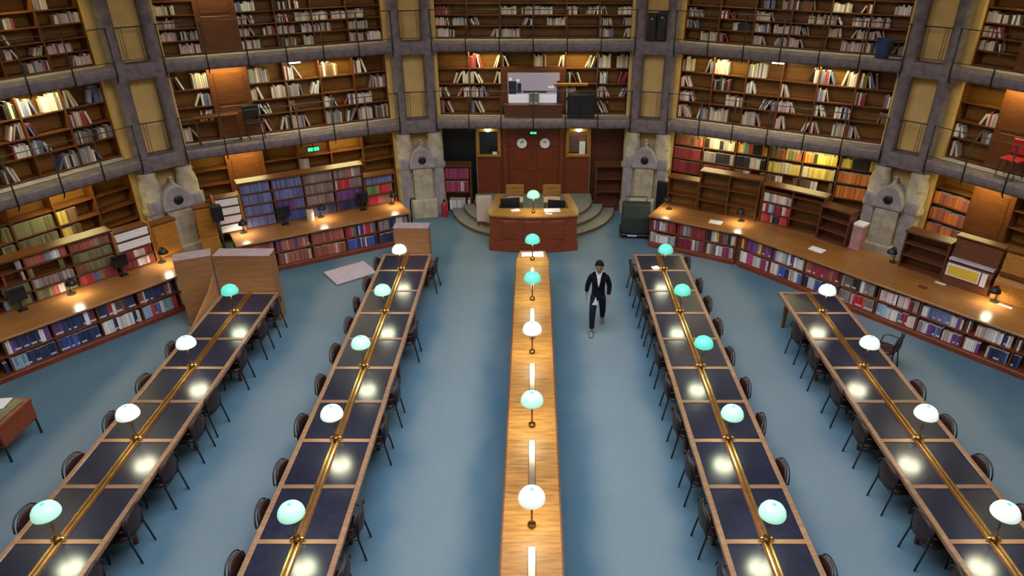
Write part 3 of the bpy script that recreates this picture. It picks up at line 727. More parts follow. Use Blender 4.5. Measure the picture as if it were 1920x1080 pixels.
# rounded steps
st = thing('curved_steps', 'three curved grey-carpeted steps around the enquiry desk', 'steps', (0, 20.55, 0))
for i, (rr, z) in enumerate(((2.52, 0.13), (2.16, 0.26), (1.82, 0.385))):
    pts = [(rr * math.cos(R(a)), -rr * math.sin(R(a))) for a in range(0, 181, 9)]
    yb = 0.46 if i == 2 else -0.14
    pts = [(x, min(y, yb)) for x, y in pts] if i < 2 else [(rr, yb)] + pts + [(-rr, yb)]
    pts = [p_ for q_, p_ in enumerate(pts) if p_ not in pts[:q_]]
    o = prism('step', st, 'step_carpet', [(x, y) for x, y in pts], z - 0.13, z - 0.02)
    pts2 = [(x * (rr + 0.03) / rr, y * (rr + 0.03) / rr if y < 0.3 else y) for x, y in pts]
    prism('tread', st, 'step_carpet', pts2, z - 0.02, z)
    nose = [((rr + 0.03) * math.cos(R(a)), -(rr + 0.03) * math.sin(R(a)), z - 0.035) for a in range(6, 175, 6)]
    tube('nosing', st, 'dark_wood', nose, 0.018, 6)

# enquiry desk
dk = thing('enquiry_desk', 'red-brown wooden enquiry desk with a bowed front below the steps', 'desk', (0, 17.5, 0))
def bow(x, d): return -d * (1 - (x / 1.2) ** 2)
xs = [-1.2 + 0.2 * i for i in range(13)]
fr = [(x, bow(x, 0.16)) for x in xs] + [(x, bow(x, 0.16) + 0.06) for x in reversed(xs)]
prism('front_panel', dk, 'red_wood', fr, 0.28, 1.02)
pl = [(x * 1.03, bow(x, 0.16) - 0.05) for x in xs] + [(1.24, 0.35), (-1.24, 0.35)]
prism('plinth', dk, 'red_wood', pl, 0.0, 0.28)
for s in (-1, 1):
    box('side_panel', dk, 'red_wood', s * 1.17 - 0.03, s * 1.17 + 0.03, 0.06, 0.74, 0.0, 1.02)
    wing = [(s * 1.24, 0.0), (s * 1.24, 0.5), (s * 1.06, 1.6), (s * 0.86, 1.6), (s * 0.98, 0.45), (s * 0.98, 0.0)]
    prism('wing_top', dk, 'counter_wood', wing, 1.02, 1.07)
    box('wing_panel', dk, 'red_wood', s * 1.0 - 0.03, s * 1.0 + 0.03, 0.75, 1.58, 0.39, 1.02)
tp = [(x * 1.03, bow(x, 0.16) - 0.04) for x in xs] + [(0.98, 0.44), (-0.98, 0.44)]
prism('counter_top', dk, 'gold_wood', tp, 1.021, 1.071)
box('work_top', dk, 'dark_wood', -0.97, 0.97, 0.36, 0.98, 0.74, 0.78)
for x in (-0.6, 0.0, 0.6):
    box('front_moulding', dk, 'red_wood', x - 0.24, x + 0.24, bow(x, 0.16) - 0.02, bow(x, 0.16) + 0.03, 0.40, 0.92, 0.01)

def monitor(label, loc, rz, wd=0.5, hh=0.32, lit=False, group=None):
    m_ = thing('computer_monitor', label, 'monitor', loc, rz, group)
    box('foot', m_, 'black_plastic', -0.12, 0.12, -0.08, 0.08, 0, 0.015, 0.004)
    box('neck', m_, 'black_plastic', -0.03, 0.03, -0.015, 0.015, 0.015, 0.16)
    s_ = box('screen', m_, 'black_plastic', -wd / 2, wd / 2, -0.025, 0.02, 0.10, 0.10 + hh, 0.008)
    box('display', s_, 'display_lit' if lit else 'dark_glass', -wd / 2 + 0.02, wd / 2 - 0.02, 0.02, 0.024, -hh / 2 + 0.02, hh / 2 - 0.02)
monitor('large black computer monitor at the left of the enquiry desk', (-0.66, 18.30, 0.78), R(10), 0.55, 0.36)
monitor('black computer monitor at the right of the enquiry desk', (0.66, 18.30, 0.78), R(-8), 0.50, 0.30)
def papers(label, x, y, z, wd, dp, rz, n=2, cat='paper', name='paper_sheet', m='white_paper', th=0.006):
    p = thing(name, label, cat, (x, y, z), rz)
    for i in range(n):
        box('sheet', p, m, -wd / 2, wd / 2, -dp / 2, dp / 2, 0.001 + i * th, 0.001 + (i + 1) * th - 0.001, 0, (0, 0, R(3 * i)))
    return p
papers('white papers at the right of the enquiry desk top', 0.52, 17.76, 1.072, 0.44, 0.26, R(4), 2)
papers('open pale notebook in front on the enquiry desk top', 0.42, 17.50, 1.072, 0.18, 0.08, R(-8), 2)
papers('white leaflet pile at the left of the enquiry desk top', -0.50, 17.76, 1.072, 0.24, 0.16, R(20), 3)
bb = thing('display_board', 'beige display board standing left of the enquiry desk', 'board', (-1.42, 18.55, 0.265), R(0))
box('board_face', bb, 'beige_board', -0.22, 0.22, 0, 0.03, 0.15, 0.95, 0.006); box('board_leg', bb, 'iron', -0.2, -0.17, 0.005, 0.025, 0, 0.16); box('board_leg', bb, 'iron', 0.17, 0.2, 0.005, 0.025, 0, 0.16)
for s, nm in ((-1, 'left'), (1, 'right')):
    c = thing('staff_chair', 'tan wooden staff chair behind the enquiry desk, %s one' % nm, 'chair', (s * 0.55, 19.25, 0.387), 0, 'staff chairs')
    box('backrest', c, 'gold_wood', -0.27, 0.27, 0.20, 0.24, 0.50, 0.84, 0.02); box('seat', c, 'beige_board', -0.25, 0.25, -0.22, 0.22, 0.42, 0.48, 0.02)
    for a in (-0.2, 0.2):
        for b_ in (-0.18, 0.2): box('leg', c, 'dark_wood', a - 0.02, a + 0.02, b_ - 0.02, b_ + 0.02, 0, 0.50 if b_ > 0 else 0.42)

# wall screen on the first gallery
ws = thing('wall_screen', 'wide framed picture screen on the first gallery above the door', 'screen', (0, 20.86, 3.28))
box('frame', ws, 'shelf_wood', -0.95, 0.95, 0.0, 0.10, -0.05, 1.04)
box('surface', ws, 'screen_grey', -0.76, 0.78, -0.02, 0.0, 0.08, 0.92)
box('pale_band', ws, 'screen_white', -0.74, 0.70, -0.03, -0.02, 0.04, 0.30)
for x0, x1, z0, z1 in ((-0.74, -0.50, 0.30, 0.68), (-0.48, -0.36, 0.34, 0.62), (0.70, 0.80, 0.08, 0.70), (-0.30, 0.40, 0.34, 0.40)):
    box('dark_figure', ws, 'screen_dark', x0, x1, -0.035, -0.02, z0, z1, 0.01)
for x0, x1, z0, z1 in ((-0.72, -0.64, 0.70, 0.78), (-0.50, -0.42, 0.66, 0.74), (0.44, 0.62, 0.48, 0.53)):
    box('pale_figure', ws, 'screen_white', x0, x1, -0.036, -0.02, z0, z1, 0.01)
gd = thing('gallery_desk', 'dark wooden desk below the wall screen on the first gallery', 'desk', (0, 20.55, 2.935))
box('front_panel', gd, 'dark_wood', -0.86, 0.86, 0, 0.03, 0.02, 0.36); box('desk_top', gd, 'dark_wood', -0.90, 0.90, -0.03, 0.28, 0.36, 0.39)
for s in (-1, 1): box('end_panel', gd, 'dark_wood', s * 0.85 - 0.02, s * 0.85 + 0.02, 0.03, 0.26, 0, 0.36)
gb = thing('projector_box', 'small grey-green box standing on the gallery desk', 'box', (0.02, 20.62, 3.326))
box('body', gb, 'grey_green', -0.15, 0.15, -0.09, 0.09, 0, 0.34, 0.02); box('lens_plate', gb, 'stone_pale', -0.12, 0.12, -0.1, -0.088, 0.02, 0.1, 0.004)
pk = tag(box('wooden_plank', None, 'kiosk_wood', 0.62, 1.62, 20.70, 20.80, 3.84, 3.92, 0.01), 'narrow wooden plank fixed in front of the shelves right of the wall screen', 'plank')
bc = thing('equipment_cabinet', 'low black equipment cabinet on the first gallery right of the wall screen', 'cabinet', (1.42, 20.45, 2.935))
box('body', bc, 'black_plastic', -0.40, 0.40, 0, 0.30, 0.03, 0.72, 0.01); box('cabinet_door', bc, 'black_plastic', -0.38, -0.01, -0.02, 0.0, 0.05, 0.70, 0.005); box('cabinet_door', bc, 'black_plastic', 0.01, 0.38, -0.02, 0.0, 0.05, 0.70, 0.005)

# ------------------------------------------------------------------ reading tables
TZ = 0.76
def reading_table(label, xc, yfar, bars, half):
    t = thing('reading_table', label, 'table', (xc, yfar, 0), 0, 'long reading tables')
    ynear = 4.2 - yfar
    for s in (-1, 1):
        box('edge_rail', t, 'table_wood', s * (half - 0.04) - 0.04, s * (half - 0.04) + 0.04, ynear, 0, TZ - 0.06, TZ + 0.012, 0.008)
        box('brass_rail', t, 'brass', s * 0.034 - 0.019, s * 0.034 + 0.019, ynear, -0.02, TZ, TZ + 0.04, 0.008)
        box('apron', t, 'dark_wood', s * (half - 0.12) - 0.015, s * (half - 0.12) + 0.015, ynear, -0.1, TZ - 0.20, TZ - 0.06)
    box('end_rail', t, 'table_wood', -half, half, -0.06, 0.02, TZ - 0.06, TZ + 0.014, 0.008)
    box('centre_strip', t, 'dark_wood', -0.065, 0.065, ynear, -0.06, TZ - 0.05, TZ + 0.006)
    box('under_board', t, 'dark_wood', -half + 0.08, half - 0.08, ynear, -0.06, TZ - 0.06, TZ - 0.035)
    box('added_shade_board', t, 'dark_wood', -0.03, 0.03, ynear, -0.3, 0.06, TZ - 0.06)  # board added to darken the floor beneath the table
    edges = [yfar - 0.06] + bars + [4.2]
    for i, b in enumerate(bars):
        box('cross_bar', t, 'table_wood', -half + 0.08, -0.065, b - yfar - 0.036, b - yfar + 0.036, TZ - 0.035, TZ + 0.010)
        box('cross_bar', t, 'table_wood', 0.065, half - 0.08, b - yfar - 0.036, b - yfar + 0.036, TZ - 0.035, TZ + 0.010)
    for a, b in zip(edges, edges[1:]):
        y1 = a - yfar - (0.036 if a != edges[0] else 0); y0 = b - yfar + 0.036
        for s in (-1, 1):
            x0, x1 = (0.065, half - 0.08) if s > 0 else (-half + 0.08, -0.065)
            box('leather_panel', t, 'leather_navy', x0, x1, y0, y1, TZ - 0.035, TZ)
    y = -0.25
    while y > ynear:
        for s in (-1, 1):
            lathe('leg', t, 'dark_wood', [(0.03, 0.0), (0.035, 0.05), (0.04, 0.3), (0.055, 0.50), (0.05, 0.56)], 10, (s * (half - 0.14), y, 0))
        y -= 2.04
    for b in bars[::2]:
        for s in (-1, 1):
            tube('rail_collar', t, 'brass', [(s * 0.06 + 0.03 * math.cos(a), 0, 0.03 * math.sin(a)) for a in [q * math.pi / 5 for q in range(10)]], 0.016, 6, (0, b - yfar, TZ + 0.05), (0, 0, 0), True)
    return t
HUB = [14.65 - 2.035 * i for i in range(6)]
BARS = [14.65 - 1.0175 * i for i in range(11)]
TABLES = {'leftmost table': (-6.34, 13.54, 0.64), 'second table from left': (-3.15, 15.57, 0.61), 'second table from right': (3.11, 15.55, 0.61), 'rightmost table': (6.14, 13.54, 0.64)}
for nm, (xc, yf, hf) in TABLES.items():
    bars = [b for b in BARS if b < yf - 0.3 and b > 4.3]
    if yf < 14: bars = [b for b in bars if b < 12.9]
    reading_table('long reading table with navy leather tops and brass rails, ' + nm, xc, yf, bars, hf)

LAMPH = 0.56
def desk_lamp(label, x, y, z, shade, group='green glass desk lamps'):
    l = thing('desk_lamp', label, 'lamp', (x, y, z), 0, group)
    lathe('base', l, 'dark_brass', [(0.0, 0.0), (0.055, 0.0), (0.055, 0.05), (0.03, 0.07), (0.02, 0.09), (0.0, 0.09)], 14)
    tube('stem', l, 'dark_brass', [(0, 0, 0.08), (0, 0, 0.43)], 0.013, 8)
    lathe('shade', l, shade, [(0.172, 0.465), (0.176, 0.49), (0.165, 0.54), (0.135, 0.592), (0.085, 0.627), (0.03, 0.64), (0.0, 0.64), (0.0, 0.632), (0.03, 0.63), (0.08, 0.615), (0.125, 0.58), (0.155, 0.535), (0.166, 0.465)], 24)
    lathe('bulb_disc', l, 'bulb_white', [(0.0, 0.425), (0.06, 0.43), (0.11, 0.447), (0.145, 0.475), (0.150, 0.49), (0.0, 0.50)], 20)
    lathe('cap', l, 'shade_teal', [(0.028, 0.638), (0.02, 0.652), (0.0, 0.656)], 10)
SH = {'leftmost table': [None, 'teal', 'white', 'white', 'pale_green', 'white'], 'second table from left': ['white', 'pale_green', 'pale_green', 'white', 'pale_green', 'white'],
      'second table from right': ['teal', 'teal', 'teal', 'pale_green', 'pale_green', 'white'], 'rightmost table': [None, 'white', 'white', 'white', 'white', 'white']}
SN = {'white': 'white', 'pale_green': 'pale green', 'teal': 'teal green'}
for nm, (xc, yf, hf) in TABLES.items():
    k = 0
    for i, y in enumerate(HUB):
        c = SH[nm][i]
        if c is None: continue
        desk_lamp('%s glass desk lamp, %s from far end, %s' % (SN[c], ORD[k], nm), xc, y, TZ + 0.041, 'shade_' + c); k += 1

# tall middle counter
T3Z = 1.10
mt = thing('centre_counter', 'tall narrow golden wooden counter running down the middle of the room', 'counter', (-0.02, 15.0, 0))
yn = 4.2 - 15.0
prism('counter_top', mt, 'gold_wood', [(-0.385, yn), (0.385, yn), (0.385, -0.55), (0.30, 0.05), (-0.30, 0.05), (-0.385, -0.55)], T3Z - 0.05, T3Z)
for s in (-1, 1):
    box('top_edge', mt, 'shelf_wood', s * 0.385 - 0.012, s * 0.385 + 0.012, yn, -0.55, T3Z - 0.06, T3Z + 0.004)
    box('side_board', mt, 'shelf_wood', s * 0.30 - 0.02, s * 0.30 + 0.02, yn, -0.2, 0.08, T3Z - 0.05)
    for i in range(9):
        box('side_panel', mt, 'shelf_wood', s * 0.325 - 0.006, s * 0.325 + 0.006, -0.3 - (i + 1) * 1.1 + 0.06, -0.3 - i * 1.1 - 0.06, 0.2, T3Z - 0.15)
box('end_panel', mt, 'shelf_wood', -0.28, 0.28, -0.2, -0.16, 0.08, T3Z - 0.05); box('plinth', mt, 'dark_wood', -0.28, 0.28, yn, -0.22, 0, 0.08)
for i, y in enumerate((14.55, 12.60, 10.58, 8.50, 6.47)):
    box('inlay_strip', mt, 'polished_strip', -0.042, 0.042, y - 15 - 1.55, y - 15 - 0.35, T3Z, T3Z + 0.006)
    for s in (-1, 1): box('inlay_edge', mt, 'dark_wood', s * 0.048 - 0.006, s * 0.048 + 0.006, y - 15 - 1.55, y - 15 - 0.35, T3Z, T3Z + 0.008)
    c = ('teal', 'teal', 'white', 'pale_green', 'white')[i]
    desk_lamp('%s glass desk lamp, %s from far end of centre counter' % (SN[c], ORD[i]), -0.02, y, T3Z + 0.001, 'shade_' + c)
papers('open white register book on the far end of the centre counter', -0.02, 14.82, T3Z, 0.52, 0.24, 0, 3)
desk_lamp('pale green glass dome lamp on the enquiry desk', 0.0, 17.60, 1.072, 'shade_pale_green')

# ------------------------------------------------------------------ chairs
def oval_back_mesh():
    k = ('oval_back',)
    if k in CACHE: return CACHE[k]
    bm = bmesh.new(); nx, nz = 9, 7; t = 0.035
    def pt(i, j, side):
        u = -1 + 2 * i / (nx - 1); v = -1 + 2 * j / (nz - 1)
        x = u * math.sqrt(max(0, 1 - v * v * 0.42)); zv = v * math.sqrt(max(0, 1 - u * u * 0.42))
        return Vector((x * 0.235, 0.05 * (1 - u * u) + side * t * (1 - 0.6 * max(abs(u), abs(v)) ** 3) / 2 * 1.6, 0.665 + zv * 0.185))
    F = [[bm.verts.new(pt(i, j, -1)) for j in range(nz)] for i in range(nx)]; Bk = [[bm.verts.new(pt(i, j, 1)) for j in range(nz)] for i in range(nx)]
    for i in range(nx - 1):
        for j in range(nz - 1):
            bm.faces.new((F[i][j], F[i + 1][j], F[i + 1][j + 1], F[i][j + 1])); bm.faces.new((Bk[i][j], Bk[i][j + 1], Bk[i + 1][j + 1], Bk[i + 1][j]))
    rim = [(i, 0) for i in range(nx)] + [(nx - 1, j) for j in range(1, nz)] + [(i, nz - 1) for i in range(nx - 2, -1, -1)] + [(0, j) for j in range(nz - 2, 0, -1)]
    for (a, b), (c, d) in zip(rim, rim[1:] + rim[:1]): bm.faces.new((F[a][b], F[c][d], Bk[c][d], Bk[a][b]))
    me = from_bm('backrest', bm, True); me.materials.append(MATS['leather_brown']); CACHE[k] = me
    return me
def seat_mesh():
    k = ('seat',)
    if k in CACHE: return CACHE[k]
    poly = [(0.21 * math.copysign(abs(math.cos(a)) ** 0.6, math.cos(a)), 0.20 * math.copysign(abs(math.sin(a)) ** 0.6, math.sin(a))) for a in [q * math.pi / 12 for q in range(24)]]
    bm = bmesh.new(); rings = []
    for sc_, z in ((0.9, 0.41), (1.0, 0.425), (1.0, 0.455), (0.9, 0.475)):
        rings.append([bm.verts.new((x * sc_, y * sc_, z)) for x, y in poly])
    for a, b in zip(rings, rings[1:]):
        for i in range(24): bm.faces.new((a[i], a[(i + 1) % 24], b[(i + 1) % 24], b[i]))
    bm.faces.new(rings[0]); bm.faces.new(rings[-1])
    me = from_bm('seat', bm); me.materials.append(MATS['leather_brown']); CACHE[k] = me
    return me
def chair(label, x, y, rz):
    """local +y is the back of the chair"""
    c = thing('reading_chair', label, 'chair', (x, y, 0), rz, 'chairs at the reading tables')
    finish('backrest', oval_back_mesh(), None, c, (0, 0.19, 0))
    finish('seat', seat_mesh(), None, c)
    for s in (-1, 1):
        tube('rear_leg', c, 'iron', [(s * 0.215, 0.27, 0.0), (s * 0.205, 0.20, 0.42), (s * 0.205, 0.22, 0.66)], 0.014, 6)
        tube('front_leg', c, 'iron', [(s * 0.20, -0.19, 0.0), (s * 0.19, -0.17, 0.43)], 0.014, 6)
        tube('armrest', c, 'iron', [(s * 0.195, -0.15, 0.43), (s * 0.245, -0.12, 0.60), (s * 0.25, -0.02, 0.635), (s * 0.235, 0.12, 0.64), (s * 0.21, 0.22, 0.64)], 0.013, 6)
    arc = [(0.245 * math.copysign(abs(math.cos(a)) ** 0.8, math.cos(a)), 0.235 + 0.03 * (1 - math.cos(a) ** 2), 0.66 + 0.205 * math.sin(a)) for a in [q * math.pi / 10 for q in range(11)]]
    tube('back_frame', c, 'iron', arc, 0.012, 6)
    tube('seat_ring', c, 'iron', [(-0.19, -0.17, 0.405), (0.19, -0.17, 0.405), (0.205, 0.19, 0.405), (-0.205, 0.19, 0.405)], 0.011, 6, closed=True)
CH = {'leftmost table': ([11.28, 10.14, 9.08, 8.03, 6.96, 5.95], [13.08, 12.2, 11.13, 9.77, 9.08, 8.05, 7.0, 6.0]),
      'second table from left': ([15.1, 14.05, 13.1, 12.2, 11.15, 10.14, 8.98, 7.88, 7.08, 6.15, 5.2], [15.15, 12.1, 10.0, 9.0, 7.05, 6.1]),
      'second table from right': ([15.0, 14.0, 13.05, 12.3, 11.2, 10.2, 9.2, 8.1, 7.1, 6.0], [15.16, 13.98, 13.1, 12.13, 11.04, 10.04, 9.05, 7.91, 6.08]),
      'rightmost table': ([12.05, 11.1, 10.0, 8.95, 7.93, 6.9, 5.9], [9.96, 8.96, 8.0, 6.95, 5.95])}
for nm, (xc, yf, hf) in TABLES.items():
    for side, ys in zip((-1, 1), CH[nm]):
        for i, y in enumerate(ys):
            dx = hf + 0.12 - 0.24
            if nm == 'second table from left' and side > 0 and i == 0: dx += 0.05
            jit = rng.uniform(-6, 6)
            chair('brown round-backed chair, %s from far end, %s side of %s' % (ORD[i], 'left' if side < 0 else 'right', nm), xc + side * (dx - 0.02 + rng.uniform(-0.02, 0.03)), y, R(-90 * side + jit))
chair('black-framed chair pulled away from the right side of the rightmost table', 7.16, 11.75, R(-130))

# ------------------------------------------------------------------ wooden end cabinets and screens
def cabinet_box(label, x0, x1, y0, y1, h, rz=0):
    c = thing('end_cabinet', label, 'cabinet', ((x0 + x1) / 2, (y0 + y1) / 2, 0), rz, 'wooden end cabinets of the tables')
    wx, wy = (x1 - x0) / 2, (y1 - y0) / 2
    box('front_panel', c, 'box_wood', -wx, wx, -wy, -wy + 0.03, 0.0, h - 0.03); box('back_panel', c, 'box_wood', -wx, wx, wy - 0.03, wy, 0, h - 0.03)
    for s in (-1, 1): box('side_panel', c, 'box_wood', s * (wx - 0.015) - 0.015, s * (wx - 0.015) + 0.015, -wy + 0.03, wy - 0.03, 0, h - 0.03)
    box('lid', c, 'box_top', -wx - 0.01, wx + 0.01, -wy - 0.01, wy + 0.01, h - 0.03, h, 0.008)
    return c
cabinet_box('tall wooden cabinet with mauve top at the far end of the leftmost table', -7.02, -5.80, 13.60, 13.96, 1.66)
cabinet_box('wooden screen cabinet turned beside the end of the leftmost table', -7.88, -7.13, 13.46, 13.82, 1.66, R(24))
cabinet_box('plain tan wooden cabinet at the far end of the second table from left', -3.46, -2.60, 15.63, 15.95, 1.46)
sb = thing('side_screen', 'low tan wooden screen along the left side of the leftmost table', 'screen', (-7.02, 13.0, 0), R(-4))
prism('board', sb, 'box_wood', [(-0.95, 0.0), (0.35, 0.0), (0.35, 1.30), (0.05, 1.05), (-0.95, 0.62)], -0.02, 0.02, 0.004, (0, 0, 0), (R(90), 0, R(90)))
box('foot_rail', sb, 'box_wood', -0.04, 0.04, -0.95, 0.35, 0, 0.06)

# ------------------------------------------------------------------ lamps and small things on the counters
def shade_lamp(label, x, y, lit=True, rz=0, z=HT):
    l = thing('counter_lamp', label, 'lamp', (x, y, z + 0.001), rz, 'dark reading lamps on the counters')
    lathe('base', l, 'iron', [(0.0, 0.0), (0.09, 0.0), (0.09, 0.015), (0.03, 0.03), (0.0, 0.03)], 14)
    tube('stem', l, 'dark_brass', [(0, 0, 0.02), (0, 0, 0.26), (0, -0.03, 0.36), (0, -0.12, 0.42), (0, -0.20, 0.41)], 0.013, 6)
    lathe('hood', l, 'iron', [(0.115, 0.30), (0.115, 0.32), (0.09, 0.38), (0.05, 0.415), (0.03, 0.42), (0.03, 0.445), (0.0, 0.45), (0.0, 0.40), (0.04, 0.395), (0.08, 0.365), (0.105, 0.30)], 18, (0, -0.22, 0))
    lathe('bulb', l, 'bulb_warm' if lit else 'clock_white', [(0.0, 0.32), (0.07, 0.325), (0.085, 0.335), (0.0, 0.36)], 16, (0, -0.22, 0))
LP = [(-30, -2.02, 11.68, 'left end of the left counter', True), (-30, 0.02, 11.75, 'middle of the left counter', True), (-30, 2.05, 11.73, 'right end of the left counter', True),
      (-51.9, -1.72, 11.47, 'middle of the far left counter', True), (-51.9, 0.28, 11.50, 'right end of the far left counter', True), (-51.9, -3.75, 11.47, 'left edge of the far left counter', True),
      (30, -2.07, 11.27, 'left end of the right counter', True), (30, -0.05, 11.40, 'empty shelves of the right counter', True), (50, 2.22, 11.02, 'yellow sign on the right counter', True), (50, -0.08, 11.3, 'stone pier behind the right counter', False)]
for th, lx, ly, where, lit in LP:
    t = R(th)
    shade_lamp('dark hooded lamp on curved stem by the ' + where, lx * math.cos(t) + ly * math.sin(t), YC - lx * math.sin(t) + ly * math.cos(t), lit, -t)
def black_panel(label, th, lx, ly, h0=0.22):
    o = face_thing('small_screen', label, 'screen', th, lx, ly, HT + 0.001, group='small black screens on the counters')
    box('foot', o, 'black_plastic', -0.09, 0.09, -0.07, 0.07, 0, 0.014); box('post', o, 'black_plastic', -0.02, 0.02, -0.015, 0.015, 0.014, h0 + 0.05)
    b = box('panel', o, 'black_plastic', -0.17, 0.17, -0.03, 0.03, h0, h0 + 0.30, 0.012); box('glass', b, 'dark_glass', -0.15, 0.15, -0.034, -0.03, -0.13, 0.13)
black_panel('small black screen between blue volumes on the left counter', -30, -0.95, 11.70); black_panel('small black screen near the right end of the left counter', -30, 1.20, 11.70)
black_panel('small black screen beside the white boxes on the far left counter', -51.9, -0.60, 11.50); black_panel('small black screen at the left edge of the far left counter', -51.9, -2.65, 11.50)
def on_face(th, lx, ly):
    t = R(th); return lx * math.cos(t) + ly * math.sin(t), YC - lx * math.sin(t) + ly * math.cos(t)
for th, lx, ly, wd, dp, lab in ((30, -0.62, 10.95, 0.34, 0.26, 'white open papers on the right counter between its two lit lamps'), (50, -1.62, 10.55, 0.36, 0.26, 'white open papers on the right counter before the stone pier'),
                                (50, 1.12, 11.0, 0.22, 0.07, 'thin white slip on the right counter below the yellow sign'), (50, 2.45, 10.95, 0.26, 0.06, 'thin white slip beside the lamp on the right counter')):
    x, y = on_face(th, lx, ly); papers(lab, x, y, HT, wd, dp, -R(th), 2)
x, y = on_face(50, 0.95, 10.5); papers('dark pad lying on the right counter', x, y, HT, 0.16, 0.10, -R(50), 2, 'pad', 'dark_pad', 'dark_wood', 0.012)
papers('small white book on the second table from right', 2.93, 14.75, TZ + 0.011, 0.17, 0.14, R(12), 3, 'book', 'paper_sheet', 'white_paper', 0.01)
x, y = on_face(50, -1.05, 11.38)
pb = thing('pink_box', 'pink and white carton at the end of the dark shelves on the right counter', 'box', (x, y, HT + 0.001), -R(50))
mat('pink_card', (0.42, 0.22, 0.22), 0.7)
box('carton', pb, 'pink_card', -0.13, 0.13, -0.13, 0.13, 0, 0.62, 0.006); box('lid', pb, 'white_paper', -0.135, 0.135, -0.135, 0.135, 0.62, 0.68, 0.004)
x, y = on_face(-30, -0.28, 11.66)
jr = thing('tan_jar', 'tan cardboard tube standing on the left counter', 'jar', (x, y, HT + 0.001))
lathe('jar_body', jr, 'beige_board', [(0.0, 0.0), (0.10, 0.0), (0.10, 0.30), (0.08, 0.34), (0.0, 0.34)], 16); lathe('jar_lid', jr, 'shelf_wood', [(0.085, 0.34), (0.085, 0.38), (0.0, 0.39)], 16)

# ------------------------------------------------------------------ other things around the room
lb = thing('floor_board', 'pale lilac board lying on the carpet beside the second table', 'board', (-4.72, 16.02, 0), R(37))
box('board', lb, 'lilac_board', -0.62, 0.50, -0.42, 0.42, 0.02, 0.06, 0.006); box('runner', lb, 'dark_wood', -0.58, -0.5, -0.4, 0.4, 0, 0.02); box('runner', lb, 'dark_wood', 0.38, 0.46, -0.4, 0.4, 0, 0.02)
# side desk at the left edge
sd = thing('side_desk', 'red wooden desk with navy top and black legs at the left edge', 'desk', (-9.55, 9.30, 0), R(-2))
box('desk_frame', sd, 'red_wood', -0.75, 0.75, -0.42, 0.42, 0.66, 0.74, 0.01); box('leather_top', sd, 'leather_navy', -0.67, 0.67, -0.34, 0.34, 0.742, 0.748)
box('drawer_front', sd, 'red_wood', 0.70, 0.74, -0.40, 0.40, 0.34, 0.66); box('drawer_front', sd, 'red_wood', -0.70, 0.70, -0.40, -0.36, 0.42, 0.66); box('lower_shelf', sd, 'red_wood', -0.66, 0.72, -0.38, 0.38, 0.31, 0.34)
for a in (-0.72, 0.72):
    for b_ in (-0.38, 0.38): tube('leg', sd, 'iron', [(a, b_, 0), (a * 0.98, b_, 0.66)], 0.018, 6)
papers('white paper on the red desk at the left edge', -9.28, 9.50, 0.75, 0.42, 0.30, R(6), 2)
# dark green trolley right of the desk
tr = thing('book_trolley', 'dark green covered trolley on a black base beside the right pier', 'trolley', (2.98, 18.62, 0), R(-6))
finish('cover', prism_mesh('cover', [(-0.36, 0.14), (0.30, 0.14), (0.26, 0.62), (0.10, 1.0), (-0.22, 1.0), (-0.32, 0.62)], -0.40, 0.40, 0.03), 'dark_green', tr, (0, 0, 0), (R(90), 0, R(90)))
box('base_frame', tr, 'black_plastic', -0.44, 0.44, -0.42, 0.36, 0.08, 0.15, 0.02)
for a in (-0.36, 0.36):
    for b_ in (-0.34, 0.28): lathe('caster', tr, 'iron', [(0.0, -0.02), (0.04, -0.02), (0.04, 0.02), (0.0, 0.02)], 12, (a, b_, 0.041), (0, R(90), 0))
box('name_plate', tr, 'white_paper', -0.22, 0.05, -0.43, -0.42, 0.10, 0.13); tube('push_bar', tr, 'iron', [(0.30, 0.1, 0.95), (0.30, 0.1, 1.12), (-0.30, 0.1, 1.12), (-0.30, 0.1, 0.95)], 0.015, 6)
# fire extinguisher, pole stand, speakers
fe = thing('fire_extinguisher', 'red fire extinguisher on the floor beside the left pier', 'extinguisher', (-2.76, 19.98, 0))
lathe('cylinder', fe, 'red_paint', [(0.0, 0.0), (0.085, 0.0), (0.09, 0.03), (0.09, 0.40), (0.06, 0.48), (0.025, 0.50), (0.0, 0.50)], 16); box('valve', fe, 'iron', -0.03, 0.03, -0.03, 0.03, 0.50, 0.56); tube('hose', fe, 'iron', [(0.03, 0, 0.53), (0.11, -0.02, 0.50), (0.12, -0.03, 0.25)], 0.012, 6)
ps = thing('hook_stand', 'thin black stand with a hooked top beside the left pier', 'stand', (-3.65, 19.15, 0))
lathe('foot', ps, 'iron', [(0.0, 0.0), (0.12, 0.0), (0.12, 0.02), (0.0, 0.025)], 14); tube('pole', ps, 'iron', [(0, 0, 0.02), (0, 0, 0.80), (0.03, -0.02, 0.90), (0.10, -0.03, 0.93), (0.16, -0.03, 0.88)], 0.025, 8)
def speaker(label, x, y, z, rz, pole=True):
    s_ = thing('loudspeaker', label, 'speaker', (x, y, z), rz)
    if pole:
        lathe('foot', s_, 'iron', [(0.0, 0.0), (0.16, 0.0), (0.16, 0.02), (0.0, 0.03)], 14); tube('pole', s_, 'iron', [(0, 0, 0.02), (0, 0, 1.55)], 0.03, 8)
    b = box('cabinet', s_, 'black_plastic', -0.13, 0.13, -0.11, 0.11, 1.45 if pole else 0, 1.85 if pole else 0.42, 0.015); lathe('cone', b, 'iron', [(0.09, 0.0), (0.08, 0.012), (0.03, 0.004), (0.0, 0.006)], 16, (0, -0.112, -0.06), (R(90), 0, 0))
speaker('black loudspeaker on a pole between the outer left pier and the left counter', -7.97, 16.12, 0, R(35))
lad = thing('folded_stand', 'tall black folded stand leaning by the left end of the right counter', 'stand', (3.78, 19.05, 0), R(-30))
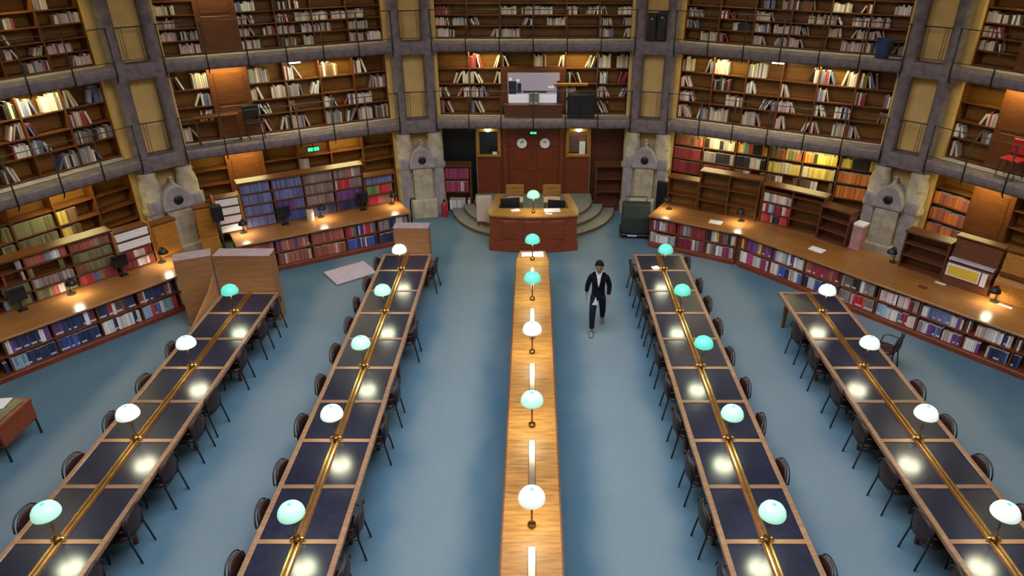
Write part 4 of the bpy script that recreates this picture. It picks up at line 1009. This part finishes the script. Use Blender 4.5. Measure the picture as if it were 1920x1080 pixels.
for s in (-1, 1): tube('rail', lad, 'iron', [(s * 0.16, 0, 0), (s * 0.14, 0.12, 1.35)], 0.035, 8)
box('cover_cloth', lad, 'black_plastic', -0.19, 0.19, 0.0, 0.10, 0.35, 1.45, 0.03); box('crossbar', lad, 'iron', -0.15, 0.15, 0.0, 0.03, 0.15, 0.19)
# gallery furniture
gt = face_thing('gallery_table', 'small wooden table against the cupboard door on the first gallery, left wall', 'table', -30, -1.95, 13.22, 2.935)
box('table_top', gt, 'shelf_wood', -0.55, 0.55, -0.18, 0.18, 0.70, 0.74, 0.006)
for a in (-0.5, 0.5):
    for b_ in (-0.14, 0.14): box('leg', gt, 'shelf_wood', a - 0.02, a + 0.02, b_ - 0.02, b_ + 0.02, 0, 0.70)
def gchair(label, th, lx, ly, z, m='black_plastic'):
    c = face_thing('gallery_chair', label, 'chair', th, lx, ly, z, group='chairs on the galleries')
    box('seat', c, m, -0.22, 0.22, -0.2, 0.2, 0.42, 0.47, 0.02); box('backrest', c, m, -0.21, 0.21, 0.16, 0.2, 0.52, 0.86, 0.02)
    for a in (-0.18, 0.18):
        for b_ in (-0.17, 0.17): tube('leg', c, 'iron', [(a * 1.1, b_ * 1.1, 0), (a, b_, 0.43)], 0.012, 6)
        tube('back_post', c, 'iron', [(a, 0.18, 0.43), (a, 0.19, 0.60)], 0.012, 6)
gchair('black chair beside the small table on the first gallery, left wall', -30, -1.05, 13.2, 2.935)
gchair('red chair on the first gallery in front of the far right wall', 60, -1.15, 13.2, 2.935, 'red_paint')
bn = face_thing('blue_bin', 'dark blue plastic bin on the second gallery, right wall', 'bin', 30, 2.35, 13.12, 5.135)
lathe('tub', bn, 'blue_plastic', [(0.0, 0.0), (0.16, 0.0), (0.21, 0.42), (0.0, 0.42)], 16); lathe('rim', bn, 'blue_plastic', [(0.215, 0.42), (0.23, 0.43), (0.23, 0.46), (0.20, 0.46), (0.20, 0.42)], 16)
for i, (lx, lz, hh) in enumerate(((-0.135, 0, 0.62), (0.135, 0, 0.66))):
    s_ = face_thing('equipment_case', 'black equipment case between the columns of the right pier, %s one' % ('left', 'right')[i], 'case', 15, lx, 13.34, 5.172, group='black cases on the second gallery')
    box('case_body', s_, 'black_plastic', -0.125, 0.125, -0.1, 0.12, 0, hh, 0.02); box('case_lid', s_, 'black_plastic', -0.13, 0.13, -0.105, 0.125, hh, hh + 0.10, 0.02); box('latch', s_, 'chrome', -0.03, 0.03, -0.115, -0.1, hh - 0.06, hh - 0.01)
# exit signs
for th, lx, nm in ((-30, 0.35, 'left wall'), (0, 0.0, 'double door')):
    e = face_thing('exit_sign', 'small green lit exit sign under the balcony over the ' + nm, 'sign', th, lx, 12.98 if th else 12.9, 2.42 if th else 2.50)
    wd = 0.17 if th else 0.10
    box('housing', e, 'iron', -wd - 0.01, wd + 0.01, 0.0, 0.05, -0.01, 0.13 if th else 0.09)
    for s in (-1, 1): box('lit_face', e, 'exit_green', s * wd / 2 - wd * 0.42, s * wd / 2 + wd * 0.42, -0.008, 0.0, 0.01, 0.11 if th else 0.07)
    box('hanger', e, 'iron', -0.015, 0.015, 0.01, 0.04, 0.09, 0.26 if th else 0.20)

# ------------------------------------------------------------------ the walking person
def skin(name, parent, m, verts, edges, radii, sub=2, loc=(0, 0, 0)):
    me = bpy.data.meshes.new(name); me.from_pydata(verts, edges, [])
    o = bpy.data.objects.new(name, me); COL.objects.link(o); o.parent = parent; o.location = loc
    me.materials.append(MATS[m])
    mod = o.modifiers.new('skin', 'SKIN'); mod.use_smooth_shade = True; mod.branch_smoothing = 0.3
    for i, r in enumerate(radii):
        d = me.skin_vertices[0].data[i]; d.radius = r if isinstance(r, tuple) else (r, r); d.use_root = (i == 0)
    sb_ = o.modifiers.new('sub', 'SUBSURF'); sb_.levels = sub; sb_.render_levels = sub
    return o
# local frame: x to the person's left as seen (image right), -y is forwards, z up
man = thing('person', 'person walking in a dark blazer, white shirt and dark trousers', 'person', (1.42, 13.20, 0), R(-6))
man.scale = (0.97, 0.97, 0.97)
# joints
hipL, kneeL, ankL = (0.10, 0.03, 0.90), (0.12, 0.08, 0.50), (0.12, 0.36, 0.14)     # trailing leg
hipR, kneeR, ankR = (-0.10, 0.0, 0.90), (-0.11, -0.17, 0.49), (-0.11, -0.22, 0.09)  # leading leg
pel, waist, chest, neckb, neck, head_, crown = (0, 0, 0.95), (0, -0.01, 1.10), (0, -0.01, 1.32), (0, 0.0, 1.45), (0, -0.01, 1.52), (0, -0.03, 1.60), (0, -0.02, 1.70)
shL, elL, wrL, haL = (0.165, 0.01, 1.40), (0.24, 0.05, 1.15), (0.232, -0.04, 0.90), (0.23, -0.07, 0.82)
shR, elR, wrR, haR = (-0.165, 0.01, 1.40), (-0.24, 0.04, 1.15), (-0.264, 0.06, 0.92), (-0.265, 0.05, 0.84)
V = [pel, waist, chest, neckb, neck, head_, crown, shL, elL, wrL, haL, shR, elR, wrR, haR, hipL, kneeL, ankL, hipR, kneeR, ankR]
E_ = [(0, 1), (1, 2), (2, 3), (3, 4), (4, 5), (5, 6), (2, 7), (7, 8), (8, 9), (9, 10), (2, 11), (11, 12), (12, 13), (13, 14), (0, 15), (15, 16), (16, 17), (0, 18), (18, 19), (19, 20)]
Rr = [(0.08, 0.06), (0.08, 0.06), (0.08, 0.06), (0.055, 0.05), (0.05, 0.05), (0.078, 0.092), (0.062, 0.075), 0.035, 0.033, 0.030, (0.030, 0.02), 0.035, 0.033, 0.030, (0.030, 0.02), 0.05, 0.045, 0.038, 0.05, 0.045, 0.038]
skin('body', man, 'skin', V, E_, Rr)
for (h, s) in ((haL, -1), (haR, 1)):
    for q in range(4):
        L_ = (0.075, 0.085, 0.08, 0.062)[q]; yo = -0.03 + 0.02 * q
        skin('finger', man, 'skin', [(h[0], h[1] + yo, h[2] - 0.01), (h[0] + s * 0.004, h[1] + yo - 0.004, h[2] - 0.05), (h[0] + s * 0.018, h[1] + yo - 0.008, h[2] - 0.02 - L_)], [(0, 1), (1, 2)], [0.009, 0.009, 0.007], 1)
    skin('thumb', man, 'skin', [(h[0], h[1] - 0.03, h[2] + 0.03), (h[0] + s * 0.01, h[1] - 0.055, h[2] + 0.0), (h[0] + s * 0.015, h[1] - 0.06, h[2] - 0.03)], [(0, 1), (1, 2)], [0.011, 0.010, 0.008], 1)
# face: nose, ears, eyes, mouth
skin('nose', man, 'skin', [(0, -0.115, 1.625), (0, -0.135, 1.595)], [(0, 1)], [0.009, 0.014], 1)
for s in (-1, 1):
    lathe('ear', man, 'skin', [(0.0, -0.012), (0.022, -0.008), (0.028, 0.0), (0.022, 0.008), (0.0, 0.012)], 10, (s * 0.083, -0.015, 1.61), (0, R(90), 0))
    lathe('eye', man, 'hair', [(0.0, -0.006), (0.010, 0.0), (0.0, 0.006)], 10, (s * 0.032, -0.118, 1.625), (R(90), 0, 0))
    box('eyebrow', man, 'hair', s * 0.033 - 0.02, s * 0.033 + 0.02, -0.122, -0.112, 1.645, 1.653)
box('mouth', man, 'red_wood', -0.025, 0.025, -0.116, -0.106, 1.560, 1.568)
# hair cap
bm = bmesh.new()
bmesh.ops.create_uvsphere(bm, u_segments=20, v_segments=14, radius=1.0)
dele = [v for v in bm.verts if v.co.z < -0.15 and v.co.y < 0.2 or v.co.z < -0.55 or (v.co.y < -0.62 and v.co.z < 0.30)]
bmesh.ops.delete(bm, geom=dele, context='VERTS')
for v in bm.verts: v.co = Vector((v.co.x * 0.102, v.co.y * 0.118 - 0.018, v.co.z * 0.118 + 1.668 + 0.012 * math.sin(v.co.x * 19) * (v.co.z > 0.3)))
finish('hair', from_bm('hair', bm, True), 'hair', man)
# clothes
skin('trousers', man, 'denim', [(0, 0, 0.97), (0.09, 0.02, 0.88), (0.12, 0.08, 0.50), (0.12, 0.34, 0.17), (-0.09, 0, 0.88), (-0.11, -0.17, 0.49), (-0.11, -0.215, 0.13)],
     [(0, 1), (1, 2), (2, 3), (0, 4), (4, 5), (5, 6)], [(0.12, 0.10), (0.095, 0.10), 0.078, 0.062, (0.095, 0.10), 0.078, 0.062])
skin('jacket', man, 'jacket_cloth', [(0, 0, 1.30), (0, 0.02, 1.08), (0, 0.02, 0.78), (0, 0.02, 1.43), (0.165, 0.01, 1.40), (0.245, 0.05, 1.15), (0.235, -0.02, 0.93), (-0.165, 0.01, 1.40), (-0.245, 0.04, 1.15), (-0.265, 0.055, 0.95)],
     [(0, 1), (1, 2), (0, 3), (3, 4), (4, 5), (5, 6), (3, 7), (7, 8), (8, 9)], [(0.175, 0.13), (0.155, 0.125), (0.175, 0.14), (0.13, 0.09), 0.07, 0.062, 0.048, 0.075, 0.062, 0.048])
sv = [(-0.055, -0.095, 1.46), (0.055, -0.095, 1.46), (0.045, -0.118, 1.40), (0.004, -0.140, 1.20), (-0.004, -0.140, 1.20), (-0.045, -0.118, 1.40)]
bm = bmesh.new()
f1 = [bm.verts.new(Vector(v) + Vector((0, -0.012, 0))) for v in sv]; f2 = [bm.verts.new(Vector(v) + Vector((0, 0.05, 0))) for v in sv]
bm.faces.new(f1); bm.faces.new(f2)
for i in range(6): bm.faces.new((f1[i], f1[(i + 1) % 6], f2[(i + 1) % 6], f2[i]))
finish('shirt_front', from_bm('shirt_front', bm), 'shirt_cloth', man)
prism('shirt_tail', man, 'shirt_cloth', [(-0.13, 0.735), (0.0, 0.735), (-0.015, 0.80), (-0.05, 0.92), (-0.09, 0.80)], 0.10, 0.160, 0.004, (0, 0, 0), (R(90), 0, 0))
for s in (-1, 1):
    prism('lapel', man, 'jacket_cloth', [(s * 0.05, 1.455), (s * 0.10, 1.42), (s * 0.085, 1.36), (s * 0.012, 1.18), (s * 0.04, 1.40)], 0.10, 0.148, 0.0, (0, 0, 0), (R(90), 0, 0))
tube('shirt_collar', man, 'shirt_cloth', [(0.06 * math.cos(a), 0.065 * math.sin(a) - 0.005, 1.475 + 0.02 * math.sin(a)) for a in [q * math.pi / 8 for q in range(16)]], 0.016, 6, closed=True)
for (x, y, z, tilt) in ((-0.11, -0.27, 0.045, 0), (0.12, 0.33, 0.075, 38)):
    bm = bmesh.new(); bmesh.ops.create_cube(bm, size=1.0, matrix=Matrix.Diagonal((0.095, 0.27, 0.085, 1)))
    for v in bm.verts:
        if v.co.y < 0 and v.co.z > 0: v.co.z -= 0.035
    bmesh.ops.bevel(bm, geom=list(bm.edges), offset=0.025, segments=2, affect='EDGES')
    finish('shoe', from_bm('shoe', bm, True), 'shoe_leather', man, (x, y, z), (R(tilt), 0, 0))

# ------------------------------------------------------------------ put the books in place
def book_geom(w, d, h):
    v = [(0, 0, 0), (w, 0, 0), (w, d, 0), (0, d, 0), (0, 0, h), (w, 0, h), (w, d, h), (0, d, h)]
    f = [(0, 3, 2, 1), (0, 1, 5, 4), (1, 2, 6, 5), (2, 3, 7, 6), (3, 0, 4, 7)]
    t = [(4, 5, 6, 7)]
    return v, f, t
cw = cam.matrix_world
def screen(pw):
    q = pw - Vector((0, 0, 8.05)); c, s = math.cos(R(27.9)), math.sin(R(27.9)); h = -q.z; dp = q.y * c + h * s
    if dp < 0.5: return None
    return 1000 + 1285 * q.x / dp, 540 + 1285 * (h * c - q.y * s) / dp, dp
names_count = {}
for bk in BOOKS:
    M = frame_matrix(bk['m']); bk['M'] = M
    p = M @ Vector((bk['x'] + bk['w'] / 2, bk['y'], bk['z'] + bk['h'] / 2)); sc_ = screen(p)
    bk['ok'] = sc_ is not None and 8 < sc_[0] < 1912 and 8 < sc_[1] < 1072
    bk['area'] = (bk['w'] * bk['h'] / sc_[2] ** 2) * bk['wt'] if sc_ else 0
BOOKS = [b for b in BOOKS if b['ok']]
seq = {}
for b in BOOKS:
    k = b['place']; b['i'] = seq.get(k, 0); seq[k] = b['i'] + 1
order = sorted(BOOKS, key=lambda b: -b['area'])
single = set(id(b) for b in order[:300])
def book_matrix(b):
    T = Matrix.Translation((b['x'], b['y'], b['z']))
    if b['lean'] < 0: L_ = Matrix.Rotation(b['lean'], 4, 'Y')
    elif b['lean'] > 0: L_ = Matrix.Translation((b['w'], 0, 0)) @ Matrix.Rotation(b['lean'], 4, 'Y') @ Matrix.Translation((-b['w'], 0, 0))
    else: L_ = Matrix.Identity(4)
    return b['M'] @ T @ L_
rest_v, rest_f, rest_m = [], [], []
slotnames = list(BOOKC) + ['pages']; sidx = {n: i for i, n in enumerate(slotnames)}
for b in BOOKS:
    MW = book_matrix(b)
    if id(b) in single:
        wq, dq, hq = round(b['w'], 3), round(b['d'], 2), round(b['h'], 2)
        k = ('book', wq, dq, hq, b['c']); me = CACHE.get(k)
        if me is None:
            v, f, t = book_geom(wq, dq, hq)
            me = bpy.data.meshes.new('book'); me.from_pydata(v, [], f + t); me.materials.append(MATS['book_' + b['c']]); me.materials.append(MATS['page_edges'])
            me.polygons[5].material_index = 1; CACHE[k] = me
        o = bpy.data.objects.new('book', me); COL.objects.link(o); o.matrix_world = MW
        tag(o, '%s book, %s from the left, %s' % (b['c'], ordw(b['i']), b['place']), 'book', 'books on the counters and shelves')
    else:
        v, f, t = book_geom(b['w'], b['d'], b['h']); n = len(rest_v)
        rest_v += [tuple(MW @ Vector(q)) for q in v]
        for q in f: rest_f.append(tuple(n + i for i in q)); rest_m.append(sidx[b['c']])
        rest_f.append(tuple(n + i for i in t[0])); rest_m.append(sidx['pages'])
me = bpy.data.meshes.new('shelved_books'); me.from_pydata(rest_v, [], rest_f)
for n_ in slotnames: me.materials.append(MATS['book_' + n_] if n_ != 'pages' else MATS['page_edges'])
me.polygons.foreach_set('material_index', rest_m)
o = bpy.data.objects.new('shelved_books', me); COL.objects.link(o)
tag(o, 'remaining pale and coloured books standing on the gallery and wall shelves', 'books', None, 'stuff')
print('books', len(BOOKS), 'objects', len(bpy.data.objects))
